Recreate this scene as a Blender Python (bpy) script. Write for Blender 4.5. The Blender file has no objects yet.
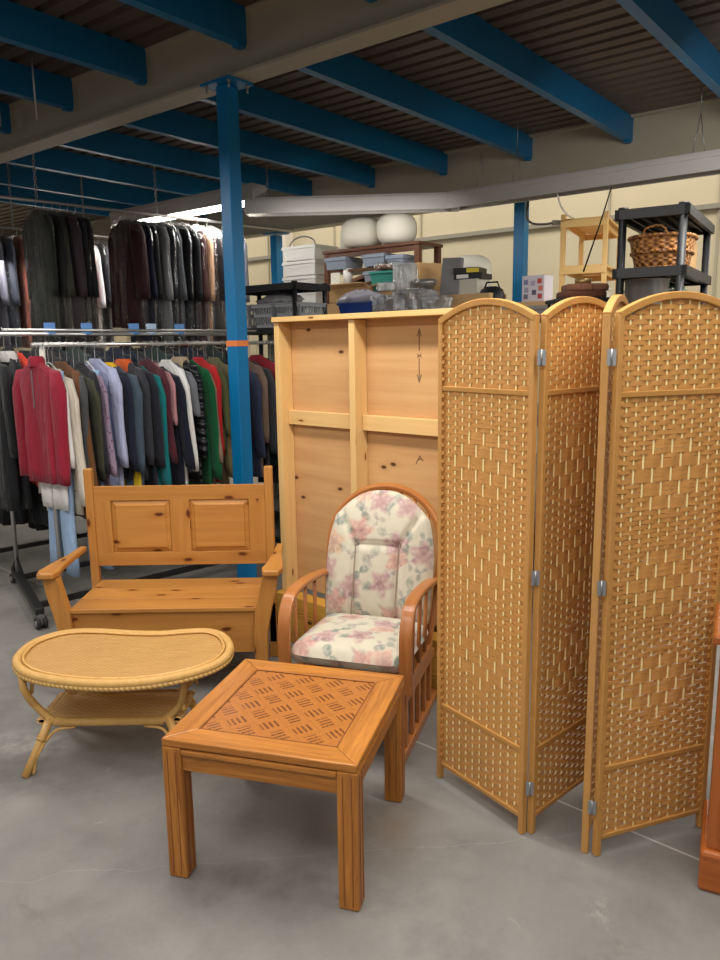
import bpy, math, random
from mathutils import Vector, Matrix
random.seed(7)
R0 = random.Random(11)
scene = bpy.context.scene
COL = scene.collection
PI = math.pi
CAM_H = 1.62
J = Vector((.6234, .7819, 0))      # along the blue joists
B = Vector((-.7819, .6234, 0))     # along the main beam
S0 = 3.423                         # plane of the main beam
def W(s, b, z=0):                  # building axes: s along the joists from the main beam, b along the beam
    p = J * (S0 + s) + B * b
    return Vector((p.x, p.y, z))
YAW_J = math.atan2(J.y, J.x)       # local x -> joist direction
YAW_B = math.atan2(-B.y, -B.x)     # local x -> -B (to the right along the beam), local y -> J

# ------------------------------------------------------------------ mesh builder
class MB:
    def __init__(s):
        s.v = []; s.f = []; s.uv = []; s.sm = []
    def add(s, verts, faces, uvs, smooth=False):
        o = len(s.v)
        s.v += [tuple(v) for v in verts]
        for f, u in zip(faces, uvs):
            s.f.append([o + i for i in f]); s.uv.append(u); s.sm.append(smooth)
    def box(s, c, size, M=None, grain=None):
        c = Vector(c); hx, hy, hz = [d / 2 for d in size]
        if grain is None: grain = max(range(3), key=lambda i: size[i])
        P = [Vector((x, y, z)) for x in (-hx, hx) for y in (-hy, hy) for z in (-hz, hz)]
        F = [(0, 1, 3, 2), (4, 6, 7, 5), (0, 4, 5, 1), (2, 3, 7, 6), (0, 2, 6, 4), (1, 5, 7, 3)]
        ax = [0, 0, 1, 1, 2, 2]
        ou, ov = R0.random() * 9, R0.random() * 9
        uvs = []
        for f, a in zip(F, ax):
            o = [i for i in range(3) if i != a]
            ua, va = (grain, [i for i in o if i != grain][0]) if grain in o else (o[0], o[1])
            uvs.append([(P[i][ua] + ou, P[i][va] + ov + a * .37) for i in f])
        V = [(M @ p if M else p) + c for p in P]
        s.add(V, F, uvs)
        return s
    def bar(s, a, b, w, t, up=(0, 0, 1)):       # rectangular bar from a to b
        a = Vector(a); b = Vector(b); d = b - a; L = d.length; d.normalize()
        up = Vector(up); x = d.cross(up)
        if x.length < 1e-4: x = d.cross(Vector((0, 1, 0)))
        x.normalize(); y = x.cross(d).normalized()
        M = Matrix((d, x, y)).transposed()
        return s.box((a + b) / 2, (L, w, t), M, grain=0)
    def rings(s, rings, closed_ring=True, cap=True, smooth=True, loop=False, uo=None):
        n = len(rings[0]); o = len(s.v)
        for r in rings: s.v += [tuple(p) for p in r]
        ou, ov = (R0.random() * 9, R0.random() * 9) if uo is None else uo
        # arc lengths
        us = [0]
        for a, b in zip(rings, rings[1:]):
            us.append(us[-1] + sum((Vector(a[i]) - Vector(b[i])).length for i in range(0, n, max(1, n // 4))) / len(range(0, n, max(1, n // 4))))
        m = max(rings, key=lambda r: sum((Vector(r[i]) - Vector(r[i - 1])).length for i in range(n)))
        vs = [0]
        for i in range(n): vs.append(vs[-1] + (Vector(m[(i + 1) % n]) - Vector(m[i])).length)
        R = len(rings)
        for k in range(R if loop else R - 1):
            k2 = (k + 1) % R
            ue = us[k + 1] if k + 1 < R else us[k] + (us[1] - us[0])
            for i in range(n if closed_ring else n - 1):
                i2 = (i + 1) % n
                s.f.append([o + k * n + i, o + k * n + i2, o + k2 * n + i2, o + k2 * n + i])
                s.uv.append([(us[k] + ou, vs[i] + ov), (us[k] + ou, vs[i + 1] + ov), (ue + ou, vs[i + 1] + ov), (ue + ou, vs[i] + ov)])
                s.sm.append(smooth)
        if cap and not loop and closed_ring:
            for k, rev in ((0, True), (R - 1, False)):
                idx = list(range(n))
                if rev: idx.reverse()
                s.f.append([o + k * n + i for i in idx])
                c = sum((Vector(p) for p in rings[k]), Vector()) / n
                s.uv.append([((Vector(rings[k][i]) - c).x + ou, (Vector(rings[k][i]) - c).y + (Vector(rings[k][i]) - c).z + ov) for i in idx]); s.sm.append(False)
        return s
    def tube(s, pts, r, seg=8, closed=False, cap=True):
        pts = [Vector(p) for p in pts]; N = len(pts)
        rr = r if isinstance(r, (list, tuple)) else [r] * N
        T = []
        for i in range(N):
            if closed: t = pts[(i + 1) % N] - pts[i - 1]
            else: t = pts[min(i + 1, N - 1)] - pts[max(i - 1, 0)]
            T.append(t.normalized())
        nrm = T[0].orthogonal().normalized(); rings = []
        for i in range(N):
            nrm = (nrm - T[i] * nrm.dot(T[i]))
            nrm = nrm.normalized() if nrm.length > 1e-6 else T[i].orthogonal().normalized()
            bn = T[i].cross(nrm)
            rings.append([pts[i] + (nrm * math.cos(2 * PI * k / seg) + bn * math.sin(2 * PI * k / seg)) * rr[i] for k in range(seg)])
        return s.rings(rings, cap=cap, loop=closed)
    def strip(s, pts, side, w, t):              # flat bent-wood strip: width w along `side`, thickness t
        pts = [Vector(p) for p in pts]; side = Vector(side).normalized(); N = len(pts); rings = []
        for i in range(N):
            d = (pts[min(i + 1, N - 1)] - pts[max(i - 1, 0)]).normalized()
            n = d.cross(side).normalized()
            ww = w[i] if isinstance(w, (list, tuple)) else w
            rings.append([pts[i] + side * a * ww / 2 + n * c * t / 2 for a, c in ((-1, -1), (1, -1), (1, 1), (-1, 1))])
        s.rings(rings, smooth=False); return s
    def lathe(s, prof, c=(0, 0, 0), seg=24, cap=True):
        c = Vector(c)
        return s.rings([[c + Vector((max(r, 1e-4) * math.cos(2 * PI * k / seg), max(r, 1e-4) * math.sin(2 * PI * k / seg), z)) for k in range(seg)] for r, z in prof], cap=cap)
    def prism(s, poly, ax, thick, c=(0, 0, 0), grain=None):   # polygon in the plane perpendicular to ax (0,1,2)
        c = Vector(c); n = len(poly)
        def P(p, h):
            q = [0, 0, 0]; o = [i for i in range(3) if i != ax]
            q[o[0]] = p[0]; q[o[1]] = p[1]; q[ax] = h
            return Vector(q) + c
        A = [P(p, -thick / 2) for p in poly]; D = [P(p, thick / 2) for p in poly]
        ou, ov = R0.random() * 9, R0.random() * 9
        xs = max(p[0] for p in poly) - min(p[0] for p in poly); ys = max(p[1] for p in poly) - min(p[1] for p in poly)
        sw = ys > xs
        U = lambda p: (p[1] + ou, p[0] + ov) if sw else (p[0] + ou, p[1] + ov)
        F = [list(range(n))[::-1], [n + i for i in range(n)]]; uv = [[U(poly[i]) for i in range(n)][::-1], [U(p) for p in poly]]
        acc = 0
        for i in range(n):
            i2 = (i + 1) % n; l = math.dist(poly[i], poly[i2])
            F.append([i, i2, n + i2, n + i]); uv.append([(acc + ou, ov), (acc + l + ou, ov), (acc + l + ou, ov + thick), (acc + ou, ov + thick)]); acc += l
        s.add(A + D, F, uv); return s
    def build(s, name, mat, parent=None, loc=None, rotz=None, bevel=0, seg=2, subsurf=0):
        me = bpy.data.meshes.new(name)
        me.from_pydata(s.v, [], s.f); me.update()
        uvl = me.uv_layers.new(name='UVMap')
        i = 0
        flat = []
        for u in s.uv:
            for q in u: flat += [q[0], q[1]]
        uvl.data.foreach_set('uv', flat)
        me.polygons.foreach_set('use_smooth', s.sm)
        # consistent outward normals
        import bmesh
        bm = bmesh.new(); bm.from_mesh(me); bmesh.ops.recalc_face_normals(bm, faces=bm.faces); bm.to_mesh(me); bm.free()
        if mat: me.materials.append(mat)
        o = bpy.data.objects.new(name, me); COL.objects.link(o)
        if parent: o.parent = parent
        if loc is not None: o.location = loc
        if rotz is not None: o.rotation_euler = (0, 0, rotz)
        if bevel:
            m = o.modifiers.new('bevel', 'BEVEL'); m.width = bevel; m.segments = seg; m.limit_method = 'ANGLE'; m.angle_limit = math.radians(40); m.harden_normals = False
        if subsurf:
            m = o.modifiers.new('sub', 'SUBSURF'); m.levels = subsurf; m.render_levels = subsurf
        return o

def thing(name, label, cat, loc=(0, 0, 0), rotz=0, group=None):
    o = bpy.data.objects.new(name, None); COL.objects.link(o)
    o.empty_display_size = .1
    o.location = loc; o.rotation_euler = (0, 0, rotz)
    return tag(o, label, cat, group)
def tag(o, label, cat, group=None):
    o['label'] = label; o['category'] = cat
    if group: o['group'] = group
    return o
def structure(o): o['kind'] = 'structure'; return o
def dup(o, parent=None):
    c = o.copy(); COL.objects.link(c)
    if parent: c.parent = parent
    for ch in o.children: dup(ch, c)
    return c
def bez(P, n=12):                      # Catmull-Rom through points
    P = [Vector(p) for p in P]; out = []
    for i in range(len(P) - 1):
        a = P[i - 1] if i else P[0] * 2 - P[1]; b = P[i]; c = P[i + 1]; d = P[i + 2] if i + 2 < len(P) else P[-1] * 2 - P[-2]
        for k in range(n):
            t = k / n
            out.append(.5 * ((2 * b) + (c - a) * t + (2 * a - 5 * b + 4 * c - d) * t * t + (-a + 3 * b - 3 * c + d) * t ** 3))
    out.append(P[-1]); return out

# ------------------------------------------------------------------ materials
def srgb(r, g, b):
    f = lambda c: ((c / 255 + .055) / 1.055) ** 2.4 if c / 255 > .04045 else c / 255 / 12.92
    return (f(r), f(g), f(b), 1)
class NT:
    def __init__(s, name):
        s.m = bpy.data.materials.new(name); s.m.use_nodes = True; s.t = s.m.node_tree
        s.t.nodes.clear()
        s.out = s.n('ShaderNodeOutputMaterial'); s.b = s.n('ShaderNodeBsdfPrincipled')
        s.l(s.b.outputs[0], s.out.inputs[0])
    def n(s, t, **k):
        x = s.t.nodes.new(t)
        for a, v in k.items(): setattr(x, a, v)
        return x
    def l(s, a, b): s.t.links.new(a, b)
    def put(s, sock, v):
        if hasattr(v, 'is_output') or isinstance(v, bpy.types.NodeSocket): s.l(v, sock)
        else: sock.default_value = v
    def math(s, op, a, b=None, c=None, clamp=False):
        x = s.n('ShaderNodeMath', operation=op); x.use_clamp = clamp
        s.put(x.inputs[0], a)
        if b is not None: s.put(x.inputs[1], b)
        if c is not None: s.put(x.inputs[2], c)
        return x.outputs[0]
    def mix(s, f, a, b, blend='MIX'):
        x = s.n('ShaderNodeMix', data_type='RGBA', blend_type=blend)
        s.put(x.inputs[0], f); s.put(x.inputs[6], a); s.put(x.inputs[7], b)
        return x.outputs[2]
    def ramp(s, f, stops, interp='LINEAR'):
        x = s.n('ShaderNodeValToRGB'); x.color_ramp.interpolation = interp
        e = x.color_ramp.elements
        while len(e) < len(stops): e.new(.5)
        for el, (p, c) in zip(e, stops):
            el.position = p; el.color = c if len(c) == 4 else (*c, 1)
        s.put(x.inputs[0], f); return x.outputs[0]
    def uv(s): return s.n('ShaderNodeUVMap', uv_map='UVMap').outputs[0]
    def obj(s): return s.n('ShaderNodeTexCoord').outputs['Object']
    def pos(s): return s.n('ShaderNodeNewGeometry').outputs['Position']
    def map(s, v, scale=(1, 1, 1), rot=(0, 0, 0), loc=(0, 0, 0)):
        x = s.n('ShaderNodeMapping'); s.l(v, x.inputs[0]); x.inputs['Scale'].default_value = scale; x.inputs['Rotation'].default_value = rot; x.inputs['Location'].default_value = loc
        return x.outputs[0]
    def noise(s, v, scale, detail=4, rough=.55, dist=0):
        x = s.n('ShaderNodeTexNoise'); s.l(v, x.inputs['Vector']); x.inputs['Scale'].default_value = scale; x.inputs['Detail'].default_value = detail; x.inputs['Roughness'].default_value = rough; x.inputs['Distortion'].default_value = dist
        return x.outputs['Fac']
    def sep(s, v):
        x = s.n('ShaderNodeSeparateXYZ'); s.l(v, x.inputs[0]); return x.outputs
    def bump(s, h, strength=.3, dist=.002):
        x = s.n('ShaderNodeBump'); x.inputs['Strength'].default_value = strength; x.inputs['Distance'].default_value = dist
        s.l(h, x.inputs['Height']); s.l(x.outputs[0], s.b.inputs['Normal'])
    def fin(s, col=None, rough=.5, metal=0, spec=.5, **k):
        if col is not None: s.put(s.b.inputs['Base Color'], col)
        s.put(s.b.inputs['Roughness'], rough); s.put(s.b.inputs['Metallic'], metal); s.b.inputs['Specular IOR Level'].default_value = spec
        for a, v in k.items(): s.b.inputs[a].default_value = v
        return s.m

def wood(name, light, dark, scale=1.0, rough=.42, knots=None, contrast=1.0, spec=.4, pores=.35):
    t = NT(name); uv = t.uv()
    warp = t.noise(t.map(uv, (1.2 * scale, 5 * scale, 1)), 1, 3)
    wv = t.n('ShaderNodeCombineXYZ'); t.l(t.math('MULTIPLY', warp, .06), wv.inputs[1])
    va = t.n('ShaderNodeVectorMath', operation='ADD'); t.l(uv, va.inputs[0]); t.l(wv.outputs[0], va.inputs[1])
    g1 = t.noise(t.map(va.outputs[0], (1.6 * scale, 38 * scale, 1)), 1, 5, .6)
    g2 = t.noise(t.map(va.outputs[0], (9 * scale, 260 * scale, 1)), 1, 3, .6)
    big = t.noise(t.map(uv, (1.0, 4, 1)), 1, 2)
    f = t.math('ADD', t.math('MULTIPLY', t.math('SUBTRACT', g1, .5), 1.9 * contrast), .5, clamp=True)
    col = t.mix(f, dark, light)
    pf = t.math('MULTIPLY', t.math('SUBTRACT', .48, g2, clamp=True), 5 * pores, clamp=True)
    col = t.mix(pf, col, tuple(c * .55 for c in dark[:3]) + (1,))
    col = t.mix(t.math('MULTIPLY', t.math('SUBTRACT', big, .45, clamp=True), .9, clamp=True), col, tuple(min(1, c * 1.35) for c in light[:3]) + (1,))
    if knots:
        sx, sy, th, dens, kc = knots
        vo = t.n('ShaderNodeTexVoronoi', voronoi_dimensions='2D'); t.l(t.map(uv, (sx, sy, 1)), vo.inputs['Vector']); vo.inputs['Scale'].default_value = 1
        rnd = t.sep(vo.outputs['Color'])[0]
        on = t.math('GREATER_THAN', rnd, 1 - dens)
        rag = t.math('ADD', vo.outputs['Distance'], t.math('MULTIPLY', t.math('SUBTRACT', t.noise(uv, 60, 2), .5), th * .7))
        k = t.math('MULTIPLY', on, t.math('SUBTRACT', 1, t.math('SMOOTH_MIN', t.math('DIVIDE', rag, th), 1, .3), clamp=True), clamp=True)
        halo = t.math('MULTIPLY', on, t.math('SUBTRACT', 1, t.math('DIVIDE', rag, th * 3.2), clamp=True))
        col = t.mix(t.math('MULTIPLY', halo, .55), col, dark)
        col = t.mix(t.math('MULTIPLY', k, 2.2, clamp=True), col, kc)
    oi = t.n('ShaderNodeObjectInfo').outputs['Random']
    hs = t.n('ShaderNodeHueSaturation'); t.l(col, hs.inputs['Color']); t.l(t.math('ADD', .94, t.math('MULTIPLY', oi, .12)), hs.inputs['Value'])
    t.bump(g2, .15, .001)
    return t.fin(hs.outputs[0], rough, spec=spec)
def plain(name, col, rough=.5, metal=0, var=.0, vscale=8, bump=0, bscale=60, spec=.5, **k):
    t = NT(name); c = col
    if var:
        n = t.noise(t.obj(), vscale, 4)
        c = t.mix(t.math('MULTIPLY', t.math('SUBTRACT', n, .3, clamp=True), 2 * var, clamp=True), col, tuple(x * .55 for x in col[:3]) + (1,))
    if bump: t.bump(t.noise(t.obj(), bscale, 4), bump, .003)
    return t.fin(c, rough, metal, spec, **k)
def cloth(name, col, rough=.85, var=.25, stripes=None, pattern=None):
    t = NT(name); uv = t.uv()
    n = t.noise(t.map(uv, (3, 14, 1)), 1, 3)
    c = t.mix(t.math('MULTIPLY', t.math('SUBTRACT', n, .35, clamp=True), 2 * var, clamp=True), col, tuple(x * .5 for x in col[:3]) + (1,))
    if stripes:
        w = t.n('ShaderNodeTexWave', wave_type='BANDS', bands_direction='Y'); t.l(uv, w.inputs['Vector']); w.inputs['Scale'].default_value = stripes[1]
        c = t.mix(t.math('GREATER_THAN', w.outputs['Fac'], stripes[2]), c, stripes[0])
    if pattern:
        v = t.n('ShaderNodeTexVoronoi'); t.l(uv, v.inputs['Vector']); v.inputs['Scale'].default_value = pattern[1]
        c = t.mix(t.math('LESS_THAN', v.outputs['Distance'], pattern[2]), c, pattern[0])
    wr = t.noise(t.map(uv, (5, 16, 1)), 1, 5, .6, .6)
    t.bump(t.math('ADD', wr, t.math('MULTIPLY', t.noise(uv, 220, 3), .03)), .8, .035)
    return t.fin(c, rough, spec=.2, **{'Sheen Weight': .1})

M = {}
OAK = wood('oak', srgb(184, 120, 50), srgb(134, 78, 26), 1.15, .36, contrast=1.35, pores=.8, spec=.45)
M['oak'] = OAK
M['pine'] = wood('pine_stained', srgb(190, 134, 66), srgb(156, 98, 40), .7, .38, knots=(4.2, 10, .12, .45, srgb(92, 40, 14)), contrast=.8, pores=.1)
M['chairwood'] = wood('chair_oak', srgb(184, 118, 60), srgb(142, 82, 36), 1.2, .33, contrast=.7, pores=.25, spec=.5)
M['ply'] = wood('plywood', srgb(208, 166, 114), srgb(184, 134, 86), .45, .62, knots=(3.2, 6.2, .07, .6, srgb(86, 50, 26)), contrast=.9, pores=.05, spec=.2)
M['lumber'] = wood('framing_lumber', srgb(226, 190, 130), srgb(204, 160, 98), .8, .6, knots=(2.4, 9, .06, .3, srgb(120, 74, 36)), contrast=.7, pores=.05, spec=.2)
M['timber'] = wood('yellow_timber', srgb(214, 164, 70), srgb(160, 108, 40), .8, .65, knots=(2.2, 6, .07, .3, srgb(80, 44, 18)), contrast=1.0, pores=.1, spec=.2)
M['shelfpine'] = wood('shelf_pine', srgb(240, 204, 140), srgb(222, 172, 102), .8, .55, contrast=.6, pores=.05, spec=.25)
M['darkwood'] = wood('dark_wood', srgb(110, 66, 40), srgb(70, 38, 22), 1, .4, contrast=.8)
M['cherry'] = wood('cherry_wood', srgb(178, 98, 40), srgb(128, 62, 20), .8, .3, contrast=.7, pores=.1, spec=.5)
M['blue'] = plain('blue_paint', srgb(0, 116, 172), .38, var=.08, vscale=5)
M['joistblue'] = plain('joist_blue_paint', srgb(6, 108, 158), .42, var=.12, vscale=4)
M['beige'] = plain('beige_paint', srgb(176, 168, 148), .5, var=.12, vscale=3)
M['steel'] = plain('chrome', srgb(206, 204, 200), .28, .8)
M['galv'] = plain('galvanised', srgb(168, 170, 172), .45, .9, var=.15, vscale=30)
M['black'] = plain('black_plastic', srgb(26, 26, 28), .5, var=.1, bump=.1)
M['blackmetal'] = plain('black_metal', srgb(30, 30, 31), .45, .0)
M['dark_rubber'] = plain('dark_rubber', srgb(38, 38, 40), .6)
M['white'] = plain('white_plastic', srgb(232, 230, 224), .45, var=.04)
M['paper'] = plain('white_paper', srgb(238, 232, 216), .85, var=.08, vscale=14, bump=.15, bscale=18)
M['greyplastic'] = plain('grey_plastic', srgb(168, 170, 172), .5)
M['greybin'] = plain('blue_grey_bin', srgb(138, 148, 164), .5, var=.08)
M['card'] = plain('cardboard', srgb(198, 158, 108), .8, var=.1, vscale=10)
M['teal'] = plain('teal_plastic', srgb(46, 138, 126), .5)
M['bluebin'] = plain('blue_plastic', srgb(32, 62, 140), .4)
M['yellow'] = plain('yellow_label', srgb(226, 206, 60), .6)
M['orangetape'] = plain('orange_tape', srgb(235, 130, 66), .6)
M['tagblue'] = plain('blue_tag', srgb(92, 142, 202), .5)
M['brownclothfold'] = cloth('brown_blanket', srgb(140, 92, 66))
M['dishblue'] = plain('blue_dish', srgb(120, 158, 178), .3)
M['grayslab'] = plain('grey_felt', srgb(132, 130, 132), .9, var=.15, bump=.3)
M['clear'] = None

def film_mat(name, tint, alpha, rough=.12, bumpscale=9):
    t = NT(name)
    tr = t.n('ShaderNodeBsdfTransparent'); gl = t.n('ShaderNodeBsdfGlossy'); df = t.n('ShaderNodeBsdfTranslucent')
    gl.inputs['Roughness'].default_value = rough; gl.inputs['Color'].default_value = (.95, .95, .95, 1); tr.inputs[0].default_value = tint
    df.inputs[0].default_value = (.8, .8, .8, 1)
    bp = t.n('ShaderNodeBump'); bp.inputs['Strength'].default_value = 1; bp.inputs['Distance'].default_value = .13
    t.l(t.noise(t.map(t.uv(), (.55, 2.2, 1)), bumpscale, 4, .6), bp.inputs['Height']); t.l(bp.outputs[0], gl.inputs['Normal'])
    lw = t.n('ShaderNodeLayerWeight'); lw.inputs['Blend'].default_value = .25; t.l(bp.outputs[0], lw.inputs['Normal'])
    f = t.math('ADD', t.math('MULTIPLY', lw.outputs['Facing'], .34), alpha, clamp=True)
    a = t.n('ShaderNodeMixShader'); a.inputs[0].default_value = .05; t.l(gl.outputs[0], a.inputs[1]); t.l(df.outputs[0], a.inputs[2])
    m = t.n('ShaderNodeMixShader'); t.l(f, m.inputs[0]); t.l(tr.outputs[0], m.inputs[1]); t.l(a.outputs[0], m.inputs[2])
    t.l(m.outputs[0], t.out.inputs[0]); t.t.nodes.remove(t.b)
    return t.m
M['film'] = film_mat('plastic_film', (.96, .96, .96, 1), .09, .07, 18)
M['clear'] = film_mat('clear_plastic', (.86, .88, .9, 1), .22, .2, 5)

def floral():
    t = NT('floral_fabric'); uv = t.uv()
    wob = t.n('ShaderNodeTexNoise'); t.l(uv, wob.inputs['Vector']); wob.inputs['Scale'].default_value = 22; wob.inputs['Detail'].default_value = 3
    sub = t.n('ShaderNodeVectorMath', operation='SUBTRACT'); t.l(wob.outputs['Color'], sub.inputs[0]); sub.inputs[1].default_value = (.5, .5, .5)
    sc = t.n('ShaderNodeVectorMath', operation='SCALE'); t.l(sub.outputs[0], sc.inputs[0]); sc.inputs['Scale'].default_value = .022
    ad = t.n('ShaderNodeVectorMath', operation='ADD'); t.l(uv, ad.inputs[0]); t.l(sc.outputs[0], ad.inputs[1]); uvw = ad.outputs[0]
    base = t.mix(t.noise(uv, 16, 3), srgb(184, 174, 152), srgb(204, 196, 176))
    mott = t.noise(uv, 55, 4)
    def layer(base, scale, off, stops, R, petals, pet_amp, dens, alpha=.75, core=None):
        vo = t.n('ShaderNodeTexVoronoi', voronoi_dimensions='2D'); v = t.map(uvw, (scale, scale, 1), (0, 0, off), (off * 3.1, off * 1.7, 0)); t.l(v, vo.inputs['Vector']); vo.inputs['Scale'].default_value = 1; vo.inputs['Randomness'].default_value = .75
        d = t.n('ShaderNodeVectorMath', operation='SUBTRACT'); t.l(v, d.inputs[0]); t.l(vo.outputs['Position'], d.inputs[1])
        x, y, _ = t.sep(d.outputs[0]); r = vo.outputs['Distance']; cr, cg, cb = t.sep(vo.outputs['Color'])
        th = t.math('ADD', t.math('ARCTAN2', y, x), t.math('MULTIPLY', cg, 6.28))
        pc = t.math('COSINE', t.math('MULTIPLY', th, petals))
        rim = t.math('ADD', R, t.math('MULTIPLY', pc, pet_amp))
        msk = t.math('MULTIPLY', t.math('MULTIPLY', t.math('SUBTRACT', rim, r), 6, clamp=True), t.math('LESS_THAN', cb, dens))
        c = t.ramp(cr, stops, 'CONSTANT')
        c = t.mix(t.math('MULTIPLY', t.math('SUBTRACT', mott, .4, clamp=True), 1.6, clamp=True), c, srgb(222, 208, 186))
        if core:
            c = t.mix(t.math('MULTIPLY', t.math('SUBTRACT', 1, t.math('DIVIDE', r, R * .55), clamp=True), .75), c, core)
            c = t.mix(t.math('MULTIPLY', t.math('SUBTRACT', -.3, pc, clamp=True), .55), c, core)
        return t.mix(t.math('MULTIPLY', msk, alpha), base, c)
    c = layer(base, 8.5, 2.1, [(0, srgb(122, 132, 120)), (.4, srgb(108, 120, 110)), (.7, srgb(144, 146, 132))], .26, 2, .24, .95, .85)
    c = layer(c, 10, .8, [(0, srgb(124, 134, 126)), (.5, srgb(150, 140, 134))], .24, 3, .18, .85, .75)
    c = layer(c, 7.8, .3, [(0, srgb(186, 124, 116)), (.25, srgb(196, 150, 116)), (.45, srgb(160, 116, 124)), (.68, srgb(186, 158, 112)), (.84, srgb(190, 136, 122))], .46, 5, .09, .86, .72, core=srgb(150, 96, 98))
    t.bump(t.noise(uv, 260, 3), .25, .002)
    return t.fin(c, .85, spec=.2, **{'Sheen Weight': .1})
M['floral'] = floral()

def concrete():
    t = NT('concrete'); p = t.pos()
    a = t.noise(p, .7, 6, .6, .4); b2 = t.noise(p, 3.2, 8, .65, .3); c2 = t.noise(p, 45, 5, .7)
    col = t.ramp(a, [(.3, srgb(106, 102, 98)), (.5, srgb(124, 120, 115)), (.72, srgb(141, 137, 131))])
    col = t.mix(t.math('MULTIPLY', t.math('SUBTRACT', b2, .48, clamp=True), 3.0, clamp=True), col, srgb(100, 96, 91))
    col = t.mix(t.math('MULTIPLY', t.math('SUBTRACT', t.noise(p, 1.9, 9, .7, 1.0), .6, clamp=True), 5, clamp=True), col, srgb(96, 88, 78))
    col = t.mix(t.math('MULTIPLY', t.math('SUBTRACT', t.noise(t.map(p, loc=(3, 1, 0)), 2.6, 8, .75, .8), .62, clamp=True), 5, clamp=True), col, srgb(178, 172, 164))
    col = t.mix(t.math('MULTIPLY', t.math('SUBTRACT', c2, .45, clamp=True), .5), col, srgb(96, 92, 88))
    x, y, z = t.sep(p)
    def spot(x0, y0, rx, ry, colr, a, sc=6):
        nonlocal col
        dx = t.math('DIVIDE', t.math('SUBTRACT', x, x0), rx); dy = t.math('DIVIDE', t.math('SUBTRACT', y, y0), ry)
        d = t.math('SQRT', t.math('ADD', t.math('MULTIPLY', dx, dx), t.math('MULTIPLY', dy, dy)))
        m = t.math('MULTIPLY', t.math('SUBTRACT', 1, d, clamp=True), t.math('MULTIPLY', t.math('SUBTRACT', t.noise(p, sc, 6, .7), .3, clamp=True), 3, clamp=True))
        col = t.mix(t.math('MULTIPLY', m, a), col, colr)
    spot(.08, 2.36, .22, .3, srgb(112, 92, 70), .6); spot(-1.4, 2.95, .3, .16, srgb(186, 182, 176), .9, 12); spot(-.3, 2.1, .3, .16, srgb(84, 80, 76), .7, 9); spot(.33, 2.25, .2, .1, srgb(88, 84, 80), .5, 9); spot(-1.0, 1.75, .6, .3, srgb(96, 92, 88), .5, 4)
    # saw-cut control joint with pale grout, and hairline scratches
    def line(x0, y0, dx, dy, w, colr, s=1.0, wob=.0):
        nonlocal col
        L = math.hypot(dx, dy); nx, ny = -dy / L, dx / L
        d = t.math('ADD', t.math('ADD', t.math('MULTIPLY', x, nx), t.math('MULTIPLY', y, ny)), -(x0 * nx + y0 * ny))
        if wob: d = t.math('ADD', d, t.math('MULTIPLY', t.math('SUBTRACT', t.noise(p, 5, 5), .5), wob))
        m = t.math('MULTIPLY', t.math('SUBTRACT', 1, t.math('DIVIDE', t.math('ABSOLUTE', d), w), clamp=True), s)
        col = t.mix(m, col, colr)
    line(.296, 2.839, .763, -.684, .006, srgb(196, 192, 184), .8)
    line(-1.6, 2.35, 1, .62, .004, srgb(96, 92, 88), .5, .25)
    line(-.2, 2.2, 1, .1, .002, srgb(178, 174, 168), .25, .12)
    t.bump(c2, .12, .002)
    r = t.math('ADD', .5, t.math('MULTIPLY', b2, .25))
    return t.fin(col, r, spec=.35)
M['concrete'] = concrete()

def deckmat():
    t = NT('steel_deck'); p = t.pos()
    c = t.mix(t.noise(p, 1.3, 5), srgb(116, 102, 92), srgb(84, 73, 66))
    return t.fin(c, .55, .25)
M['deck'] = deckmat()
def wallmat():
    t = NT('wall_panel'); p = t.pos()
    c = t.mix(t.noise(p, .6, 5), srgb(214, 204, 176), srgb(198, 187, 158))
    return t.fin(c, .6)
M['wall'] = wallmat()

def weavemat():       # paper cord bands
    t = NT('paper_cord'); uv = t.uv()
    n = t.noise(t.map(uv, (14, 900, 1)), 1, 3); n2 = t.noise(t.map(uv, (5, 70, 1)), 1, 2)
    c = t.mix(n, srgb(176, 122, 60), srgb(212, 156, 88))
    c = t.mix(t.math('MULTIPLY', t.math('SUBTRACT', n2, .45, clamp=True), 1.6, clamp=True), c, srgb(220, 162, 92))
    t.bump(n, .5, .0015)
    return t.fin(c, .55, spec=.35)
M['cord'] = weavemat()
def wrapmat(name, a, b, sc=260):
    t = NT(name); uv = t.uv()
    w = t.n('ShaderNodeTexWave', wave_type='BANDS', bands_direction='X'); t.l(uv, w.inputs['Vector']); w.inputs['Scale'].default_value = sc / 6.28; w.inputs['Distortion'].default_value = .8
    c = t.mix(w.outputs['Fac'], b, a)
    c = t.mix(t.math('MULTIPLY', t.math('SUBTRACT', t.noise(t.map(uv, (30, 8, 1)), 1, 3), .4, clamp=True), 1.2, clamp=True), c, a)
    t.bump(w.outputs['Fac'], .5, .0015)
    return t.fin(c, .5, spec=.35)
M['wrappost'] = wrapmat('cord_wrapped_post', srgb(202, 150, 82), srgb(172, 118, 56), 700)
M['slat'] = plain('pale_slat', srgb(255, 236, 172), .5)
M['rattan_wrap'] = wrapmat('wrapped_rattan', srgb(218, 176, 106), srgb(172, 124, 62), 500)
def rattan_pole():
    t = NT('rattan_pole'); uv = t.uv()
    n = t.noise(t.map(uv, (8, 120, 1)), 1, 4)
    c = t.mix(n, srgb(178, 128, 62), srgb(224, 180, 108))
    c = t.mix(t.math('MULTIPLY', t.math('SUBTRACT', t.noise(t.map(uv, (22, 10, 1)), 1, 4), .55, clamp=True), 2.4, clamp=True), c, srgb(120, 76, 34))
    return t.fin(c, .4)
M['rattan_pole'] = rattan_pole()
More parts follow.
